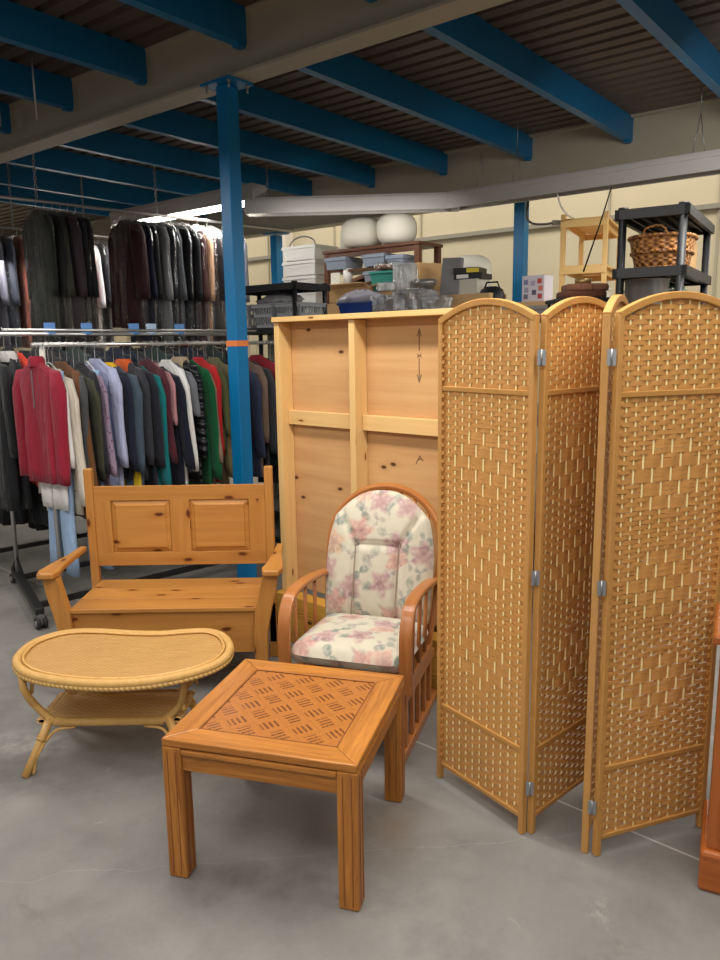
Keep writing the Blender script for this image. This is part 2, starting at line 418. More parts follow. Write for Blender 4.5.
def rattan_weave(name, su, sv, lo, hi):
    t = NT(name); uv = t.uv()
    x, y, _ = t.sep(t.map(uv, (su, sv, 1)))
    fx = t.math('SINE', t.math('MULTIPLY', x, 6.283)); fy = t.math('SINE', t.math('MULTIPLY', y, 6.283))
    h = t.math('MULTIPLY', fx, fy)
    rows = t.math('ABSOLUTE', fy)
    n = t.noise(t.map(uv, (7, 150, 1)), 1, 4)
    n2 = t.noise(t.map(uv, (6, 9, 1)), 1, 4)
    c = t.mix(n, lo, hi)
    c = t.mix(t.math('MULTIPLY', t.math('SUBTRACT', .5, rows, clamp=True), 1.5, clamp=True), c, srgb(124, 84, 38))
    c = t.mix(t.math('MULTIPLY', t.math('SUBTRACT', h, .2, clamp=True), .45), c, srgb(150, 106, 52))
    c = t.mix(t.math('MULTIPLY', t.math('SUBTRACT', n2, .55, clamp=True), 1.6, clamp=True), c, srgb(160, 114, 56))
    t.bump(t.math('ADD', rows, t.math('MULTIPLY', h, .5)), .8, .002)
    return t.fin(c, .5)
M['rattan_weave'] = rattan_weave('rattan_weave', 42, 50, srgb(160, 112, 54), srgb(212, 168, 98))
M['rattan_shelf'] = rattan_weave('rattan_shelf_weave', 30, 40, srgb(200, 156, 92), srgb(238, 204, 140))
def braid():
    t = NT('rattan_braid'); uv = t.uv()
    x, y, _ = t.sep(uv)
    s = t.math('SINE', t.math('ADD', t.math('MULTIPLY', x, 330), t.math('MULTIPLY', t.math('SINE', t.math('MULTIPLY', y, 160)), 1.4)))
    c = t.mix(t.math('ADD', .5, t.math('MULTIPLY', s, .5)), srgb(180, 134, 68), srgb(222, 182, 112))
    t.bump(s, .4, .002)
    return t.fin(c, .5)
M['braid'] = braid()
def parquet():
    t = NT('parquet'); uv = t.uv(); c45 = .0775
    r = t.map(uv, (1 / c45, 1 / c45, 1), (0, 0, PI / 4))
    x, y, _ = t.sep(r)
    fx = t.math('FRACT', x); fy = t.math('FRACT', y)
    par = t.math('MODULO', t.math('ADD', t.math('FLOOR', x), t.math('FLOOR', y)), 2)
    par = t.math('ABSOLUTE', par)
    def strokes(u, v):
        s = t.math('FRACT', t.math('MULTIPLY', u, 4.6))
        a = t.math('LESS_THAN', t.math('ABSOLUTE', t.math('SUBTRACT', s, .5)), .25)
        w = t.math('ADD', .27, t.math('MULTIPLY', t.math('SUBTRACT', t.noise(t.map(r, (3, 3, 1)), 1.5, 1), .5), .3))
        b_ = t.math('LESS_THAN', t.math('ABSOLUTE', t.math('SUBTRACT', v, .5)), w)
        d = t.math('LESS_THAN', t.math('ABSOLUTE', t.math('SUBTRACT', u, .5)), .4)
        return t.math('MULTIPLY', t.math('MULTIPLY', a, b_), d)
    k = t.n('ShaderNodeMix', data_type='FLOAT'); t.l(par, k.inputs[0]); t.l(strokes(fx, fy), k.inputs[2]); t.l(strokes(fy, fx), k.inputs[3])
    g1 = t.noise(t.map(r, (.6, 14, 1)), 1, 4); g2 = t.noise(t.map(r, (14, .6, 1)), 1, 4)
    g = t.n('ShaderNodeMix', data_type='FLOAT'); t.l(par, g.inputs[0]); t.l(g2, g.inputs[2]); t.l(g1, g.inputs[3])
    col = t.mix(g.outputs[0], srgb(150, 88, 34), srgb(178, 114, 48))
    edge = t.math('LESS_THAN', t.math('MINIMUM', fx, fy), .03)
    col = t.mix(t.math('MULTIPLY', edge, .35), col, srgb(120, 62, 22))
    brk = t.math('GREATER_THAN', t.noise(t.map(r, (5, 5, 1)), 3, 2), .4)
    col = t.mix(t.math('MULTIPLY', t.math('MULTIPLY', k.outputs[0], brk), .9), col, srgb(92, 46, 16))
    return t.fin(col, .34, spec=.45)
M['parquet'] = parquet()
def emit(name, c, st):
    t = NT(name); e = t.n('ShaderNodeEmission'); e.inputs[0].default_value = c; e.inputs[1].default_value = st
    t.l(e.outputs[0], t.out.inputs[0]); return t.m
M['tube'] = emit('fluorescent_glow', (1, .95, .86, 1), 9)

# ================================================================== SETTING
fl = MB(); fl.box((0, 5, -.05), (34, 34, .1)); structure(fl.build('floor', M['concrete']))
def wallbox(name, s0, s1, b0, b1, z0, z1, m):
    c = W((s0 + s1) / 2, (b0 + b1) / 2, (z0 + z1) / 2)
    w = MB(); w.box((0, 0, 0), (abs(s1 - s0), abs(b1 - b0), z1 - z0))
    return structure(w.build(name, m, loc=c, rotz=YAW_J))
wb = wallbox('wall_back', 7, 7.2, -6, 15, 0, 5.6, M['wall'])
wallbox('wall_left', -7, 7.2, 15, 15.2, 0, 5.6, M['wall'])
wallbox('wall_right', 3.7, 7.2, -6.2, -6, 0, 5.6, M['wall'])
# high roof beyond the mezzanine
wallbox('ceiling_beyond', 3.75, 7.2, -6, 15, 5.6, 5.7, M['wall'])
# wall seams, rail and pilasters on the back wall
t = MB()
for b in (2.6, 3.98, 5.2, 7.0, 8.79, 10.4): t.box(W(6.99, b, 2.8), (.02, .03, 5.6), Matrix.Rotation(YAW_J, 3, 'Z'))
structure(t.build('trim_seams', M['beige']))
t = MB(); t.box(W(6.97, 4.5, 3.24), (.05, 18, .06), Matrix.Rotation(YAW_J, 3, 'Z')); structure(t.build('trim_rail', plain('grey_rail', srgb(150, 146, 134), .5)))
t = MB(); t.box(W(6.9, 9.95, 2.8), (.2, .34, 5.6), Matrix.Rotation(YAW_J, 3, 'Z')); structure(t.build('trim_pilaster', plain('pale_pilaster', srgb(224, 218, 206), .5)))

# corrugated deck of the mezzanine: trapezoid ribs running along the beam
d = MB(); prof = []; s = -9.0; pitch = .152
while s < 3.72:
    prof += [(s, 3.535), (s + .095, 3.535), (s + .11, 3.575), (s + .137, 3.575)]; s += pitch
vv = []; ff = []; uu = []
for (s, z) in prof:
    for b in (-7, 15): vv.append(W(s, b, z))
for i in range(len(prof) - 1):
    ff.append((2 * i, 2 * i + 1, 2 * i + 3, 2 * i + 2)); uu.append([(0, 0), (22, 0), (22, .1), (0, .1)])
n0 = len(vv)
vv += [W(-9, -7, 3.7), W(-9, 15, 3.7), W(3.72, 15, 3.7), W(3.72, -7, 3.7)]; ff.append((n0, n0 + 1, n0 + 2, n0 + 3)); uu.append([(0, 0)] * 4)
d.add(vv, ff, uu); structure(d.build('ceiling', M['deck']))

def ibeam(name, s, z0, z1, w, label, b0=-7, b1=15):
    m = MB(); L = b1 - b0; Rm = Matrix.Rotation(YAW_J, 3, 'Z'); c = (b0 + b1) / 2
    m.box(W(s, c, z0 + .008), (w, L, .016), Rm); m.box(W(s, c, z1 - .008), (w, L, .016), Rm); m.box(W(s, c, (z0 + z1) / 2), (.02, L, z1 - z0 - .03), Rm)
    return tag(m.build(name, M['beige']), label, 'beam')
ibeam('main_beam', 0, 3.195, 3.535, .17, 'grey-beige steel main beam crossing the top of the photo above the blue column')
ibeam('far_beam', 3.6, 2.99, 3.535, .17, 'dark beige steel beam behind the hanging light strip at the far end of the joists')

# blue C-channel joists, one by one
def joist(b, s0, s1, label):
    m = MB(); L = s1 - s0; h = .2; z0 = 3.335
    m.box((0, -.03, z0 + h / 2), (L, .008, h)); m.box((0, 0, z0 + .005), (L, .066, .01)); m.box((0, 0, z0 + h - .005), (L, .066, .01))
    for e in (-1, 1): m.box((e * (L / 2 - .03), 0, z0 - .008), (.06, .05, .016))
    c = W((s0 + s1) / 2, b)
    o = m.build('ceiling_joist', M['joistblue'], loc=(c.x, c.y, 0), rotz=YAW_J)
    # web towards the viewer's side
    o.rotation_euler = (0, 0, YAW_J)
    return tag(o, label, 'joist', 'blue steel ceiling joists')
far_l = {1.57: 'blue joist cut off by the upper right corner, beyond the main beam',
         2.53: 'blue joist beyond the main beam ending nearest the upper right corner one',
         3.48: 'blue joist beyond the main beam, passing above the tall woven screen',
         4.42: 'blue joist beyond the main beam meeting the top of the blue column',
         5.35: 'blue joist just behind the blue column, second beyond its top',
         6.28: 'blue joist third behind the blue column, above the bagged clothes',
         7.2: 'blue joist fourth behind the blue column, lit teal over the bagged clothes',
         8.15: 'low far blue joist fifth behind the blue column',
         9.1: 'farthest blue joist visible just above the hanging garment rails',}
for b, l in far_l.items(): joist(b, .012, 3.588, l)
near_l = {2.53: 'blue joist at the top edge, above and before the main beam',
          3.49: 'blue joist ending on the main beam nearest the column, top left',
          4.43: 'blue joist with two wires hanging below it, upper left',
          5.3: 'short blue joist second from the left edge, on the near side of the main beam',
          6.2: 'blue joist end cut off by the left edge of the photo'}
for b, l in near_l.items(): joist(b, -4.2, -.08, l)

# steel column
col = thing('steel_column', 'blue square steel column standing behind the pine bench, carrying the main beam', 'column', (-.775, 4.965, 0), YAW_J)
c = MB(); c.box((0, 0, 1.59), (.096, .096, 3.17)); c.build('post', M['blue'], col, bevel=.006)
c = MB(); c.box((0, 0, 3.184), (.2, .26, .014)); c.build('cap_plate', M['blue'], col)
c = MB(); c.box((0, 0, .006), (.2, .2, .012)); c.build('base_plate', M['blue'], col)
for x in (-.075, .075):
    for y in (-.1, .1):
        c = MB(); c.tube([(x, y, 3.178), (x, y, 3.166)], .014, 6); c.tube([(x, y, 3.166), (x, y, 3.135)], .007, 6); c.build('bolt', M['galv'], col)
c = MB(); c.box((0, 0, 1.64), (.1, .1, .036)); c.build('tape', M['orangetape'], col)['label'] = 'orange tape band'
for (b, l) in ((3.55, 'dark blue column far behind the woven screen, beside the pine shelf'), (6.87, 'bright blue column far behind the bagged clothes')):
    col = thing('steel_column', l, 'column', W(3.6, b), YAW_J, 'far blue columns')
    c = MB(); c.box((0, 0, 1.48), (.11, .11, 2.96)); c.build('post', M['blue'], col, bevel=.006)
    c = MB(); c.box((0, 0, 2.983), (.2, .26, .014)); c.build('cap_plate', M['blue'], col)

# hanging fluorescent light strips
def fixture(p, q, label, name='fluorescent_light', zt=.1, rt_=.014, lit=None):
    p = Vector(p); q = Vector(q); dv = q - p; L = dv.length
    f = thing(name, label, 'light', (p + q) / 2, math.atan2(dv.y, dv.x), 'hanging fluorescent light strips')
    h = MB(); h.box((0, 0, .135), (L, .18, .02))
    for s_ in (-1, 1): h.box((0, s_ * .09, .065), (L, .008, .13))
    for s_ in (-1, 1): h.box((s_ * L / 2, 0, .065), (.008, .18, .13))
    h.build('housing', M['galvlight'], f, bevel=.004)
    h = MB(); h.box((0, .098, .11), (L, .012, .03)); h.box((0, -.098, .11), (L, .012, .03)); h.build('edge_flange', M['galvlight'], f)
    n = max(1, round(L / 1.25))
    for i in range(n if zt is not None else 0):
        x0 = -L / 2 + L * i / n + .04; x1 = -L / 2 + L * (i + 1) / n - .04
        if lit and i not in lit: continue
        h = MB(); h.tube([(x0, 0, zt), (x1, 0, zt)], rt_, 8); h.build('lamp_tube', M['tube'], f)
    return f
M['galvlight'] = plain('white_enamel', srgb(184, 179, 174), .5)
fixture(W(1.87, 7.64, 2.97), W(1.87, 5.38, 2.97), 'hanging light strip above the bagged clothes, glowing below', zt=.0, rt_=.035)
fixture(W(1.82, 5.5, 2.88), W(2.95, 3.86, 2.80), 'hanging light strip running behind the blue column', zt=None)
fixture(W(2.9, 3.97, 2.84), W(2.86, -1.5, 2.84), 'long hanging light strip under the far beam, upper right', lit=(2, 3))
fixture(W(3.0, 8.9, 2.95), W(3.0, 11.6, 2.95), 'far light strip glimpsed through the gap between the bagged clothes', zt=.0, rt_=.03)
def vwire(s, b, label):
    m = MB(); p = W(s, b, 3.56); z = 2.965
    m.tube([p, p - Vector((0, 0, .28))], .0035, 5)
    for e in (-1, 1): m.tube([p - Vector((0, 0, .28)), W(s, b + e * .05, z)], .003, 5)
    tag(m.build('hanging_wire', M['galv']), label, 'wire', 'wires holding the light strips')
for b, l in ((3.6, 'V-shaped wire holding the light strip beside its bend'), (3.25, 'second V-shaped wire, just right of the bend of the light strip'), (1.75, 'V-shaped wire near the right edge, over the light strip'), (1.42, 'last V-shaped wire by the right edge, over the light strip')): vwire(2.9, b, l)
for i, (s, b, z, l) in enumerate(((-.75, 4.62, 3.0, 'longer loose wire hanging beside the upper left joist'), (-.72, 5.12, 3.06, 'shorter loose wire hanging below the deck, upper left'))):
    m = MB(); p = W(s, b, 3.56); m.tube([p, Vector((p.x, p.y, z))], .006, 5); tag(m.build('loose_wire', M['galv']), l, 'wire')

# ================================================================== OAK TABLE
def oak_table():
    t = thing('end_table', 'square oak end table with parquet inlay top, in front of the rattan table', 'table', (-.0193, 1.9477, 0), -.2773)
    w = .615; h = .463; lw = .063
    def P(a, b, z): return (a, b, z)
    # top frame: mitred boards
    fr = MB(); o = -.001; bw = .085; zt = h; th = .024
    A = [(-w - o, -o), (o, -o), (o, w + o), (-w - o, w + o)]; I = [(-w - o + bw, -o + bw), (o - bw, -o + bw), (o - bw, w + o - bw), (-w - o + bw, w + o - bw)]
    for k in range(4):
        a, b_, c_, d_ = A[k], A[(k + 1) % 4], I[(k + 1) % 4], I[k]
        V = [(*q, zt - th) for q in (a, b_, c_, d_)] + [(*q, zt) for q in (a, b_, c_, d_)]
        ou = R0.random() * 9
        ax = 0 if k % 2 == 0 else 1
        U = lambda v: (v[ax] + ou, v[1 - ax] + ou * .7)
        F = [(3, 2, 1, 0), (4, 5, 6, 7), (0, 1, 5, 4), (1, 2, 6, 5), (2, 3, 7, 6), (3, 0, 4, 7)]
        fr.add(V, F, [[(V[i][ax] + ou, V[i][1 - ax] + V[i][2] + ou * .7) for i in f] for f in F])
    top = fr.build('tabletop', M['oak'], t, bevel=.004)
    pq = MB(); x0, y0 = I[0]; x1, y1 = I[2]
    pq.add([(x0, y0, zt - .003), (x1, y0, zt - .003), (x1, y1, zt - .003), (x0, y1, zt - .003)], [(0, 1, 2, 3)], [[(x0, y0), (x1, y0), (x1, y1), (x0, y1)]])
    pq.box(((x0 + x1) / 2, (y0 + y1) / 2, zt - .012), (x1 - x0, y1 - y0, .016))
    pq.build('parquet_panel', M['parquet'], top)['label'] = 'diagonal parquet inlay with dark strokes'
    ln = MB(); e = .004
    for (a, b_) in ((I[0], I[1]), (I[1], I[2]), (I[2], I[3]), (I[3], I[0])): ln.bar((*a, zt - .0012), (*b_, zt - .0012), e, .002)
    ln.build('inlay_line', plain('inlay', srgb(120, 66, 26), .4), top)
    for ax_, (x, y) in enumerate(((-w, 0), (-lw, 0), (-lw, w - lw), (-w, w - lw))):
        l = MB(); l.box((x + lw / 2, y + lw / 2, (h - th) / 2), (lw, lw, h - th - .002), grain=2)
        lo = l.build('leg', M['oak'], t, bevel=.005)
        g = MB()
        for dx in (-.013, .0135):
            g.box((x + lw / 2 + dx, y - .0006, (h - th) / 2), (.0022, .0016, h - th - .03)); g.box((x + lw / 2 + dx, y + lw + .0006, (h - th) / 2), (.0022, .0016, h - th - .03))
            g.box((x - .0006, y + lw / 2 + dx, (h - th) / 2), (.0016, .0022, h - th - .03)); g.box((x + lw + .0006, y + lw / 2 + dx, (h - th) / 2), (.0016, .0022, h - th - .03))
        g.build('groove', M['groove'], lo)
    za = h - th - .04
    for (c_, s_, n) in (((-w / 2, .02, za), (w - 2 * lw, .022, .072), 0), ((-w / 2, w - .02, za), (w - 2 * lw, .022, .072), 0), ((-w + .02, w / 2, za), (.022, w - 2 * lw, .072), 1), ((-.02, w / 2, za), (.022, w - 2 * lw, .072), 1)):
        a = MB(); a.box(c_, s_); ap = a.build('apron', M['oak'], t, bevel=.002)
        k = MB(); q = [.0, .0]; sg = -1 if (c_[1] < .1 or c_[0] < -w + .1) else 1
        off = (0, sg * .013, .026) if n == 0 else (sg * .013, 0, .026)
        k.box((c_[0] + off[0], c_[1] + off[1], c_[2] + off[2]), (s_[0], .014, .018) if n == 0 else (.014, s_[1], .018)); k.build('moulding', M['oak'], ap, bevel=.004)
M['groove'] = plain('leg_groove', srgb(126, 70, 24), .5)
oak_table()

# ================================================================== RATTAN TABLE
def rattan_table():
    t = thing('rattan_table', 'kidney-shaped rattan coffee table with a lower shelf, in front of the pine bench', 'table', (-.96, 2.87, 0))
    O = [(-1.384, 2.825), (-1.402, 2.915), (-1.398, 2.999), (-1.365, 3.07), (-1.305, 3.128), (-1.22, 3.153), (-1.106, 3.145), (-.989, 3.122), (-.86, 3.112), (-.759, 3.13), (-.655, 3.13), (-.572, 3.066), (-.524, 2.95), (-.522, 2.835), (-.57, 2.735), (-.675, 2.652), (-.796, 2.606), (-.939, 2.594), (-1.093, 2.616), (-1.234, 2.668), (-1.326, 2.737)]
    O = [Vector((x + .96, y - 2.87, 0)) for x, y in O]
    n = len(O); S = []
    for i in range(n):
        a, b_, c_, d_ = O[i - 1], O[i], O[(i + 1) % n], O[(i + 2) % n]
        for k in range(4):
            u = k / 4; S.append(.5 * ((2 * b_) + (c_ - a) * u + (2 * a - 5 * b_ + 4 * c_ - d_) * u * u + (-a + 3 * b_ - 3 * c_ + d_) * u ** 3))
    cen = Vector((0, 0, 0))
    def inset(d):
        out = []
        N = len(S)
        for i in range(N):
            tg = (S[(i + 1) % N] - S[i - 1]).normalized(); nr = Vector((-tg.y, tg.x, 0))
            if nr.dot(S[i] - cen) > 0: nr = -nr
            out.append(S[i] + nr * d)
        return out
    H = .425
    tp = MB(); ins = inset(.03)
    N = len(ins)
    tp.add([(p.x, p.y, H - .012) for p in ins] + [(p.x, p.y, H - .026) for p in ins], [list(range(N)), list(range(2 * N - 1, N - 1, -1))], [[(p.x, p.y) for p in ins], [(p.x, p.y) for p in ins][::-1]])
    top = tp.build('woven_top', M['rattan_weave'], t)
    r = MB(); r.tube([(p.x, p.y, H - .016) for p in inset(.02)], .018, 10, closed=True); r.build('rim', M['rattan_wrap'], top)
    r = MB(); r.tube([(p.x, p.y, H - .030) for p in inset(.013)], .0115, 8, closed=True); r.build('braid', M['braid'], top)
    r = MB(); r.tube([(p.x, p.y, H - .006) for p in inset(.044)], .006, 6, closed=True); r.build('inner_cane', M['rattan_pole'], top)
    # shelf and its rails
    zs = .182; xl, xr = -.27, .2; yf, yb = -.1, .14
    sh = MB(); sh.box((0 + (xl + xr) / 2, (yf + yb) / 2, zs + .004), (xr - xl + .1, yb - yf, .012)); shelf = sh.build('shelf', M['rattan_shelf'], t)
    for y, nm in ((yf, 'front'), (yb, 'back')):
        yt = y * 1.3
        path = bez([(xl - .078, yt, H - .03), (xl - .07, yt, H - .1), (xl - .04, y, zs + .06), (xl + .03, y, zs), (xl + .12, y, zs - .002), (xr - .12, y, zs - .002), (xr - .03, y, zs), (xr + .04, y, zs + .06), (xr + .07, yt, H - .1), (xr + .078, yt, H - .03)], 8)
        b_ = MB(); b_.tube(path, .0145, 10); b_.build('bow_frame', M['rattan_wrap'], t)
        w_ = MB(); w_.tube([(xl + .02, y, zs), (xr - .02, y, zs)], .0175, 10); w_.build('wrapped_rail', M['rattan_wrap'], shelf)
    for x in (xl - .03, xr + .03):
        b_ = MB(); b_.tube([(x, yf, zs), (x, yb, zs)], .012, 8); b_.build('side_rail', M['rattan_pole'], shelf)
    for x, sx in ((xl, -1), (xr, 1)):
        for y, sy in ((yf, -1), (yb, 1)):
            l = MB(); l.tube([(x - sx * .005 , y, zs + .02), (x + sx * .035, y + sy * .03, zs * .55), (x + sx * .075, y + sy * .085, .0)], [.0165, .0165, .016], 10)
            leg = l.build('leg', M['rattan_pole'], t)
            l = MB(); l.tube(bez([(x - sx * .1, y, zs - .02), (x - sx * .02, y + sy * .01, zs - .035), (x + sx * .035, y + sy * .05, .07), (x + sx * .05, y + sy * .07, .0)], 6), .0065, 6); l.build('brace', M['rattan_pole'], leg)
            l = MB(); l.tube([(x + sx * .022, y + sy * .02, zs * .72), (x + sx * .025, y + sy * .023, zs * .66)], .0215, 10); l.build('binding', M['rattan_wrap'], leg)
            l = MB(); l.tube(bez([(x + sx * .1, y * 1.4 , H - .035), (x + sx * .055, y, zs + .12), (x + sx * .06, y, zs + .04)], 6) if sx > 0 else bez([(x + sx * .02, y * 1.2, H - .04), (x + sx * .045, y * 1.1, H - .06), (x + sx * .06, y, H - .12)], 6), .008, 6); l.build('brace', M['rattan_pole'], leg)
rattan_table()

# ================================================================== PINE BENCH
def bench():
    t = thing('storage_bench', 'stained pine storage bench with panelled back, behind the rattan table', 'bench', (-.925, 3.38, 0), .0)
    P = M['pine']
    X = .48          # half width to the outer leg faces
    d = .44
    # chest and lid
    ch = MB(); ch.box((0, .012, .305), (.86, .022, .2)); ch.box((0, d - .03, .305), (.86, .022, .2)); ch.box((0, d / 2, .214), (.84, d - .06, .016))
    for s in (-1, 1): ch.box((s * .42, d / 2, .305), (.022, d - .03, .2), grain=1)
    chest = ch.build('chest', P, t, bevel=.002)
    dv = MB()
    for s in (-1, 1):
        for k in range(9): dv.box((s * .426, .0005, .225 + k * .02), (.011, .003, .011))
    dv.build('dovetail_joint', plain('dark_endgrain', srgb(126, 72, 26), .5), chest)
    for y0, w_ in ((-.012, .15), (.14, .15), (.292, .16)):
        l = MB(); l.box((0, y0 + w_ / 2, .418), (.87, w_ - .003, .022)); l.build('lid_board', P, t, bevel=.004)
    # back posts
    for s in (-1, 1):
        p = MB(); p.box((s * (X - .022), d, .55), (.042, .04, .94)); p.build('back_post', P, t, bevel=.005)
        r_ = MB(); r_.prism([(d - .02, .0), (d + .045, .0), (d + .02, .14), (d + .018, .3), (d - .02, .3)], 0, .042, (s * (X - .022), 0, 0)); r_.build('rear_leg', P, t, bevel=.004)
        # curved front leg supporting the arm
        poly = [(-.03, .0), (.028, .0), (.028, .28), (.022, .4), (-.002, .5), (-.022, .585), (-.09, .585), (-.078, .5), (-.058, .42), (-.034, .3)]
        poly = [(s * -a, b_) for a, b_ in poly]
        q = MB(); q.prism([(a, b_) for a, b_ in poly], 1, .05, (s * (X - .03), .0, 0)); q.build('front_leg', P, t, bevel=.004)
        a = MB()
        pts = [(-.035, -.06), (.04, -.06), (.055, .0), (.045, .1), (.022, .26), (.015, d - .01), (-.02, d - .01), (-.022, .26), (-.03, .1), (-.045, 0)]
        a.prism([(s * (u + .03), v) for u, v in pts], 2, .03, (s * (X - .0), 0, .603)); a.build('armrest', P, t, bevel=.009, seg=3)
    # back frame with raised panels
    bx = X - .043
    for z, h in ((.89, .074), (.545, .07)):
        r_ = MB(); r_.box((0, d, z), (2 * bx, .024, h)); r_.build('back_rail', P, t, bevel=.002)
    for x, w_ in ((-bx + .042, .084), (0, .1), (bx - .042, .084)):
        r_ = MB(); r_.box((x, d, .717), (w_, .024, .276)); r_.build('back_stile', P, t, bevel=.002)
    for s in (-1, 1):
        cx = s * ((bx - .084 + .05) / 2); hw = (bx - .084 - .05) / 2; z0, z1 = .58, .853
        pn = MB()
        o = [(cx - hw, z0), (cx + hw, z0), (cx + hw, z1), (cx - hw, z1)]; k = .026
        inn = [(cx - hw + k, z0 + k), (cx + hw - k, z0 + k), (cx + hw - k, z1 - k), (cx - hw + k, z1 - k)]
        k2 = k - .005; mid = [(cx - hw + k2, z0 + k2), (cx + hw - k2, z0 + k2), (cx + hw - k2, z1 - k2), (cx - hw + k2, z1 - k2)]
        V = [(x, d - .001, z) for x, z in o] + [(x, d - .009, z) for x, z in mid] + [(x, d - .015, z) for x, z in inn]
        F = []; U = []
        ou = R0.random() * 9
        for ring in (0, 4):
            for i in range(4):
                f = (ring + i, ring + (i + 1) % 4, ring + 4 + (i + 1) % 4, ring + 4 + i); F.append(f)
        F.append((8, 9, 10, 11)); 
        for f in F: U.append([(V[i][0] + ou, V[i][2] + ou) for i in f])
        pn.add(V, F, U); pn.box((cx, d + .005, (z0 + z1) / 2), (2 * hw, .01, z1 - z0)); pn.build('raised_panel', P, t)
bench()

# ================================================================== GLIDER CHAIR
def cushion(mb, path, prof):
    pass
def glider():
    a = math.atan2(-.31, .952)
    t = thing('glider_chair', 'wooden glider chair with floral cushions, in front of the plywood crate', 'chair', (-.068, 2.802, 0), a)
    Wd = M['chairwood']
    # base: two side frames with slats, joined by cross rails
    for s in (-1, 1):
        x = s * .225
        b_ = MB(); b_.box((x, .3, .022), (.03, .62, .044)); side = b_.build('base_rail', Wd, t, bevel=.006)
        b_ = MB(); b_.box((x, .28, .258), (.03, .5, .04)); b_.build('upper_rail', Wd, side, bevel=.005)
        for k in range(5):
            b_ = MB(); b_.box((x, .07 + k * .105, .14), (.016, .03, .2), grain=2); b_.build('base_slat', Wd, side, bevel=.003)
    for y in (.1, .5):
        b_ = MB(); b_.box((0, y, .06), (.44, .04, .03)); b_.build('cross_rail', Wd, t, bevel=.004)
    # seat frame
    b_ = MB()
    b_.box((0, .02, .305), (.49, .045, .05)); b_.box((0, .47, .31), (.48, .04, .045))
    for s in (-1, 1): b_.box((s * .228, .245, .307), (.035, .44, .045), grain=1)
    for k in range(5): b_.box((0, .1 + k * .08, .32), (.46, .05, .012))
    b_.build('seat_frame', Wd, t, bevel=.006)
    # bent hoop back leaning backwards
    def bp(x, z):     # point on the leaning back plane
        k = (z - .36) / .64
        return Vector((x, .455 + .175 * k, z))
    side_n = Vector((0, 1, 0)); hw = .25
    pts = [bp(-hw * .93, .33), bp(-hw, .5), bp(-hw * 1.03, .68)]
    for i in range(0, 13):
        th = PI - PI * i / 12; pts.append(bp(hw * 1.03 * math.cos(th), .745 + .24 * math.sin(th)))
    pts += [bp(hw * 1.03, .68), bp(hw, .5), bp(hw * .93, .33)]
    h = MB(); h.strip(bez(pts, 4), Vector((0, .965, .26)).cross(Vector((1, 0, 0))).cross(Vector((1, 0, 0))) * -1, .036, .024)
    hoop = h.build('back_hoop', Wd, t, bevel=.006)
    for k in range(7):
        x = (k - 3) * .066; zt = .745 + .235 * math.sqrt(max(0, 1 - (x / (hw * 1.03)) ** 2))
        h = MB(); h.tube([bp(x * .8, .36), bp(x, zt)], .008, 8); h.build('spindle', Wd, hoop)
    # arms
    for s in (-1, 1):
        x = s * .249
        path = bez([(x + s * .0, .5, .605), (x, .33, .632), (x, .16, .645), (x, .05, .628), (x, -.005, .56), (x, -.018, .46), (x, -.012, .30)], 8)
        m = MB(); m.strip(path, (1, 0, 0), .052, .02); arm = m.build('armrest', Wd, t, bevel=.006)
        for y in (.09, .2, .31):
            m = MB(); m.tube([(x - s * .004, y, .345), (x, y + .012, .632)], .009, 8); m.build('arm_spindle', Wd, arm)
    # cushions
    F = M['floral']
    def pad(W2, D2, T, nx=26, ny=26, crown=.03, rnd=.09, place=None, seams=()):
        mb = MB(); V = []; UV = []; Fc = []; Uf = []
        def sup(u, v):
            # rounded-rectangle mapping
            return u, v
        for side in (1, -1):
            for jx in range(ny + 1):
                for ix in range(nx + 1):
                    u = -1 + 2 * ix / nx; v = -1 + 2 * jx / ny
                    x, y = outline(u, v, W2, D2, rnd)
                    e = max(abs(u), abs(v)); hgt = T / 2 * (1 - e ** 5.0) ** .5 if e < 1 else 0
                    hgt += crown * (1 - u * u) * (1 - v * v)
                    for fn in seams: hgt -= fn(x, y)
                    V.append(place(x, y, side * max(hgt, 0 if e >= 1 else .004))); UV.append((x + (0 if side > 0 else 3), y))
        n1 = (nx + 1) * (ny + 1)
        for k in range(2):
            for jx in range(ny):
                for ix in range(nx):
                    q = [k * n1 + jx * (nx + 1) + ix, k * n1 + jx * (nx + 1) + ix + 1, k * n1 + (jx + 1) * (nx + 1) + ix + 1, k * n1 + (jx + 1) * (nx + 1) + ix]
                    if k: q.reverse()
                    Fc.append(q); Uf.append([UV[i] for i in q])
        mb.add(V, Fc, Uf, True)
        return mb
    def outline(u, v, W2, D2, rnd):
        # squircle-ish corners
        c = rnd
        x = u * W2; y = v * D2
        k = 1 - c * (abs(u) ** 6) * (abs(v) ** 6)
        return x * k, y * k
    def gro(dist, w=.012, dp=.02): return dp * math.exp(-(dist / w) ** 2)
    # seat cushion
    def seatp(x, y, h): return Vector((x, .215 + y, .392 + h + .012 * (y / .25) * -1 + .012))
    sc = pad(.247, .245, .105, crown=.018, rnd=.1, place=seatp).build('seat_cushion', F, t, subsurf=1)
    # back cushion: arch-topped pad with seams
    def backplace(x, y, h):
        z = .43 + (y + .27) * 1.0
        k = (z - .36) / .64
        return Vector((x, .455 + .175 * k - .062 - h * .96, z + h * .25))
    def outline_b(u, v, W2, D2, rnd):
        q = max(0, (v - .1) / .9)
        w = W2 * (.95 + .05 * min(1, (v + 1) / .8)) * (1 - .12 * q ** 2.2)
        x = u * w
        top = D2 - .12 * abs(u) ** 2.3
        y = -D2 + (top + D2) * (v + 1) / 2
        return x, y
    def seamf(x, y):
        s_ = 0
        xs = .098 + max(0, y - .045) * .62
        s_ += gro(abs(abs(x) - xs), .010, .024) if abs(x) < .24 else 0
        if abs(x) < .11: s_ += gro(abs(y - .045), .010, .024)
        return s_
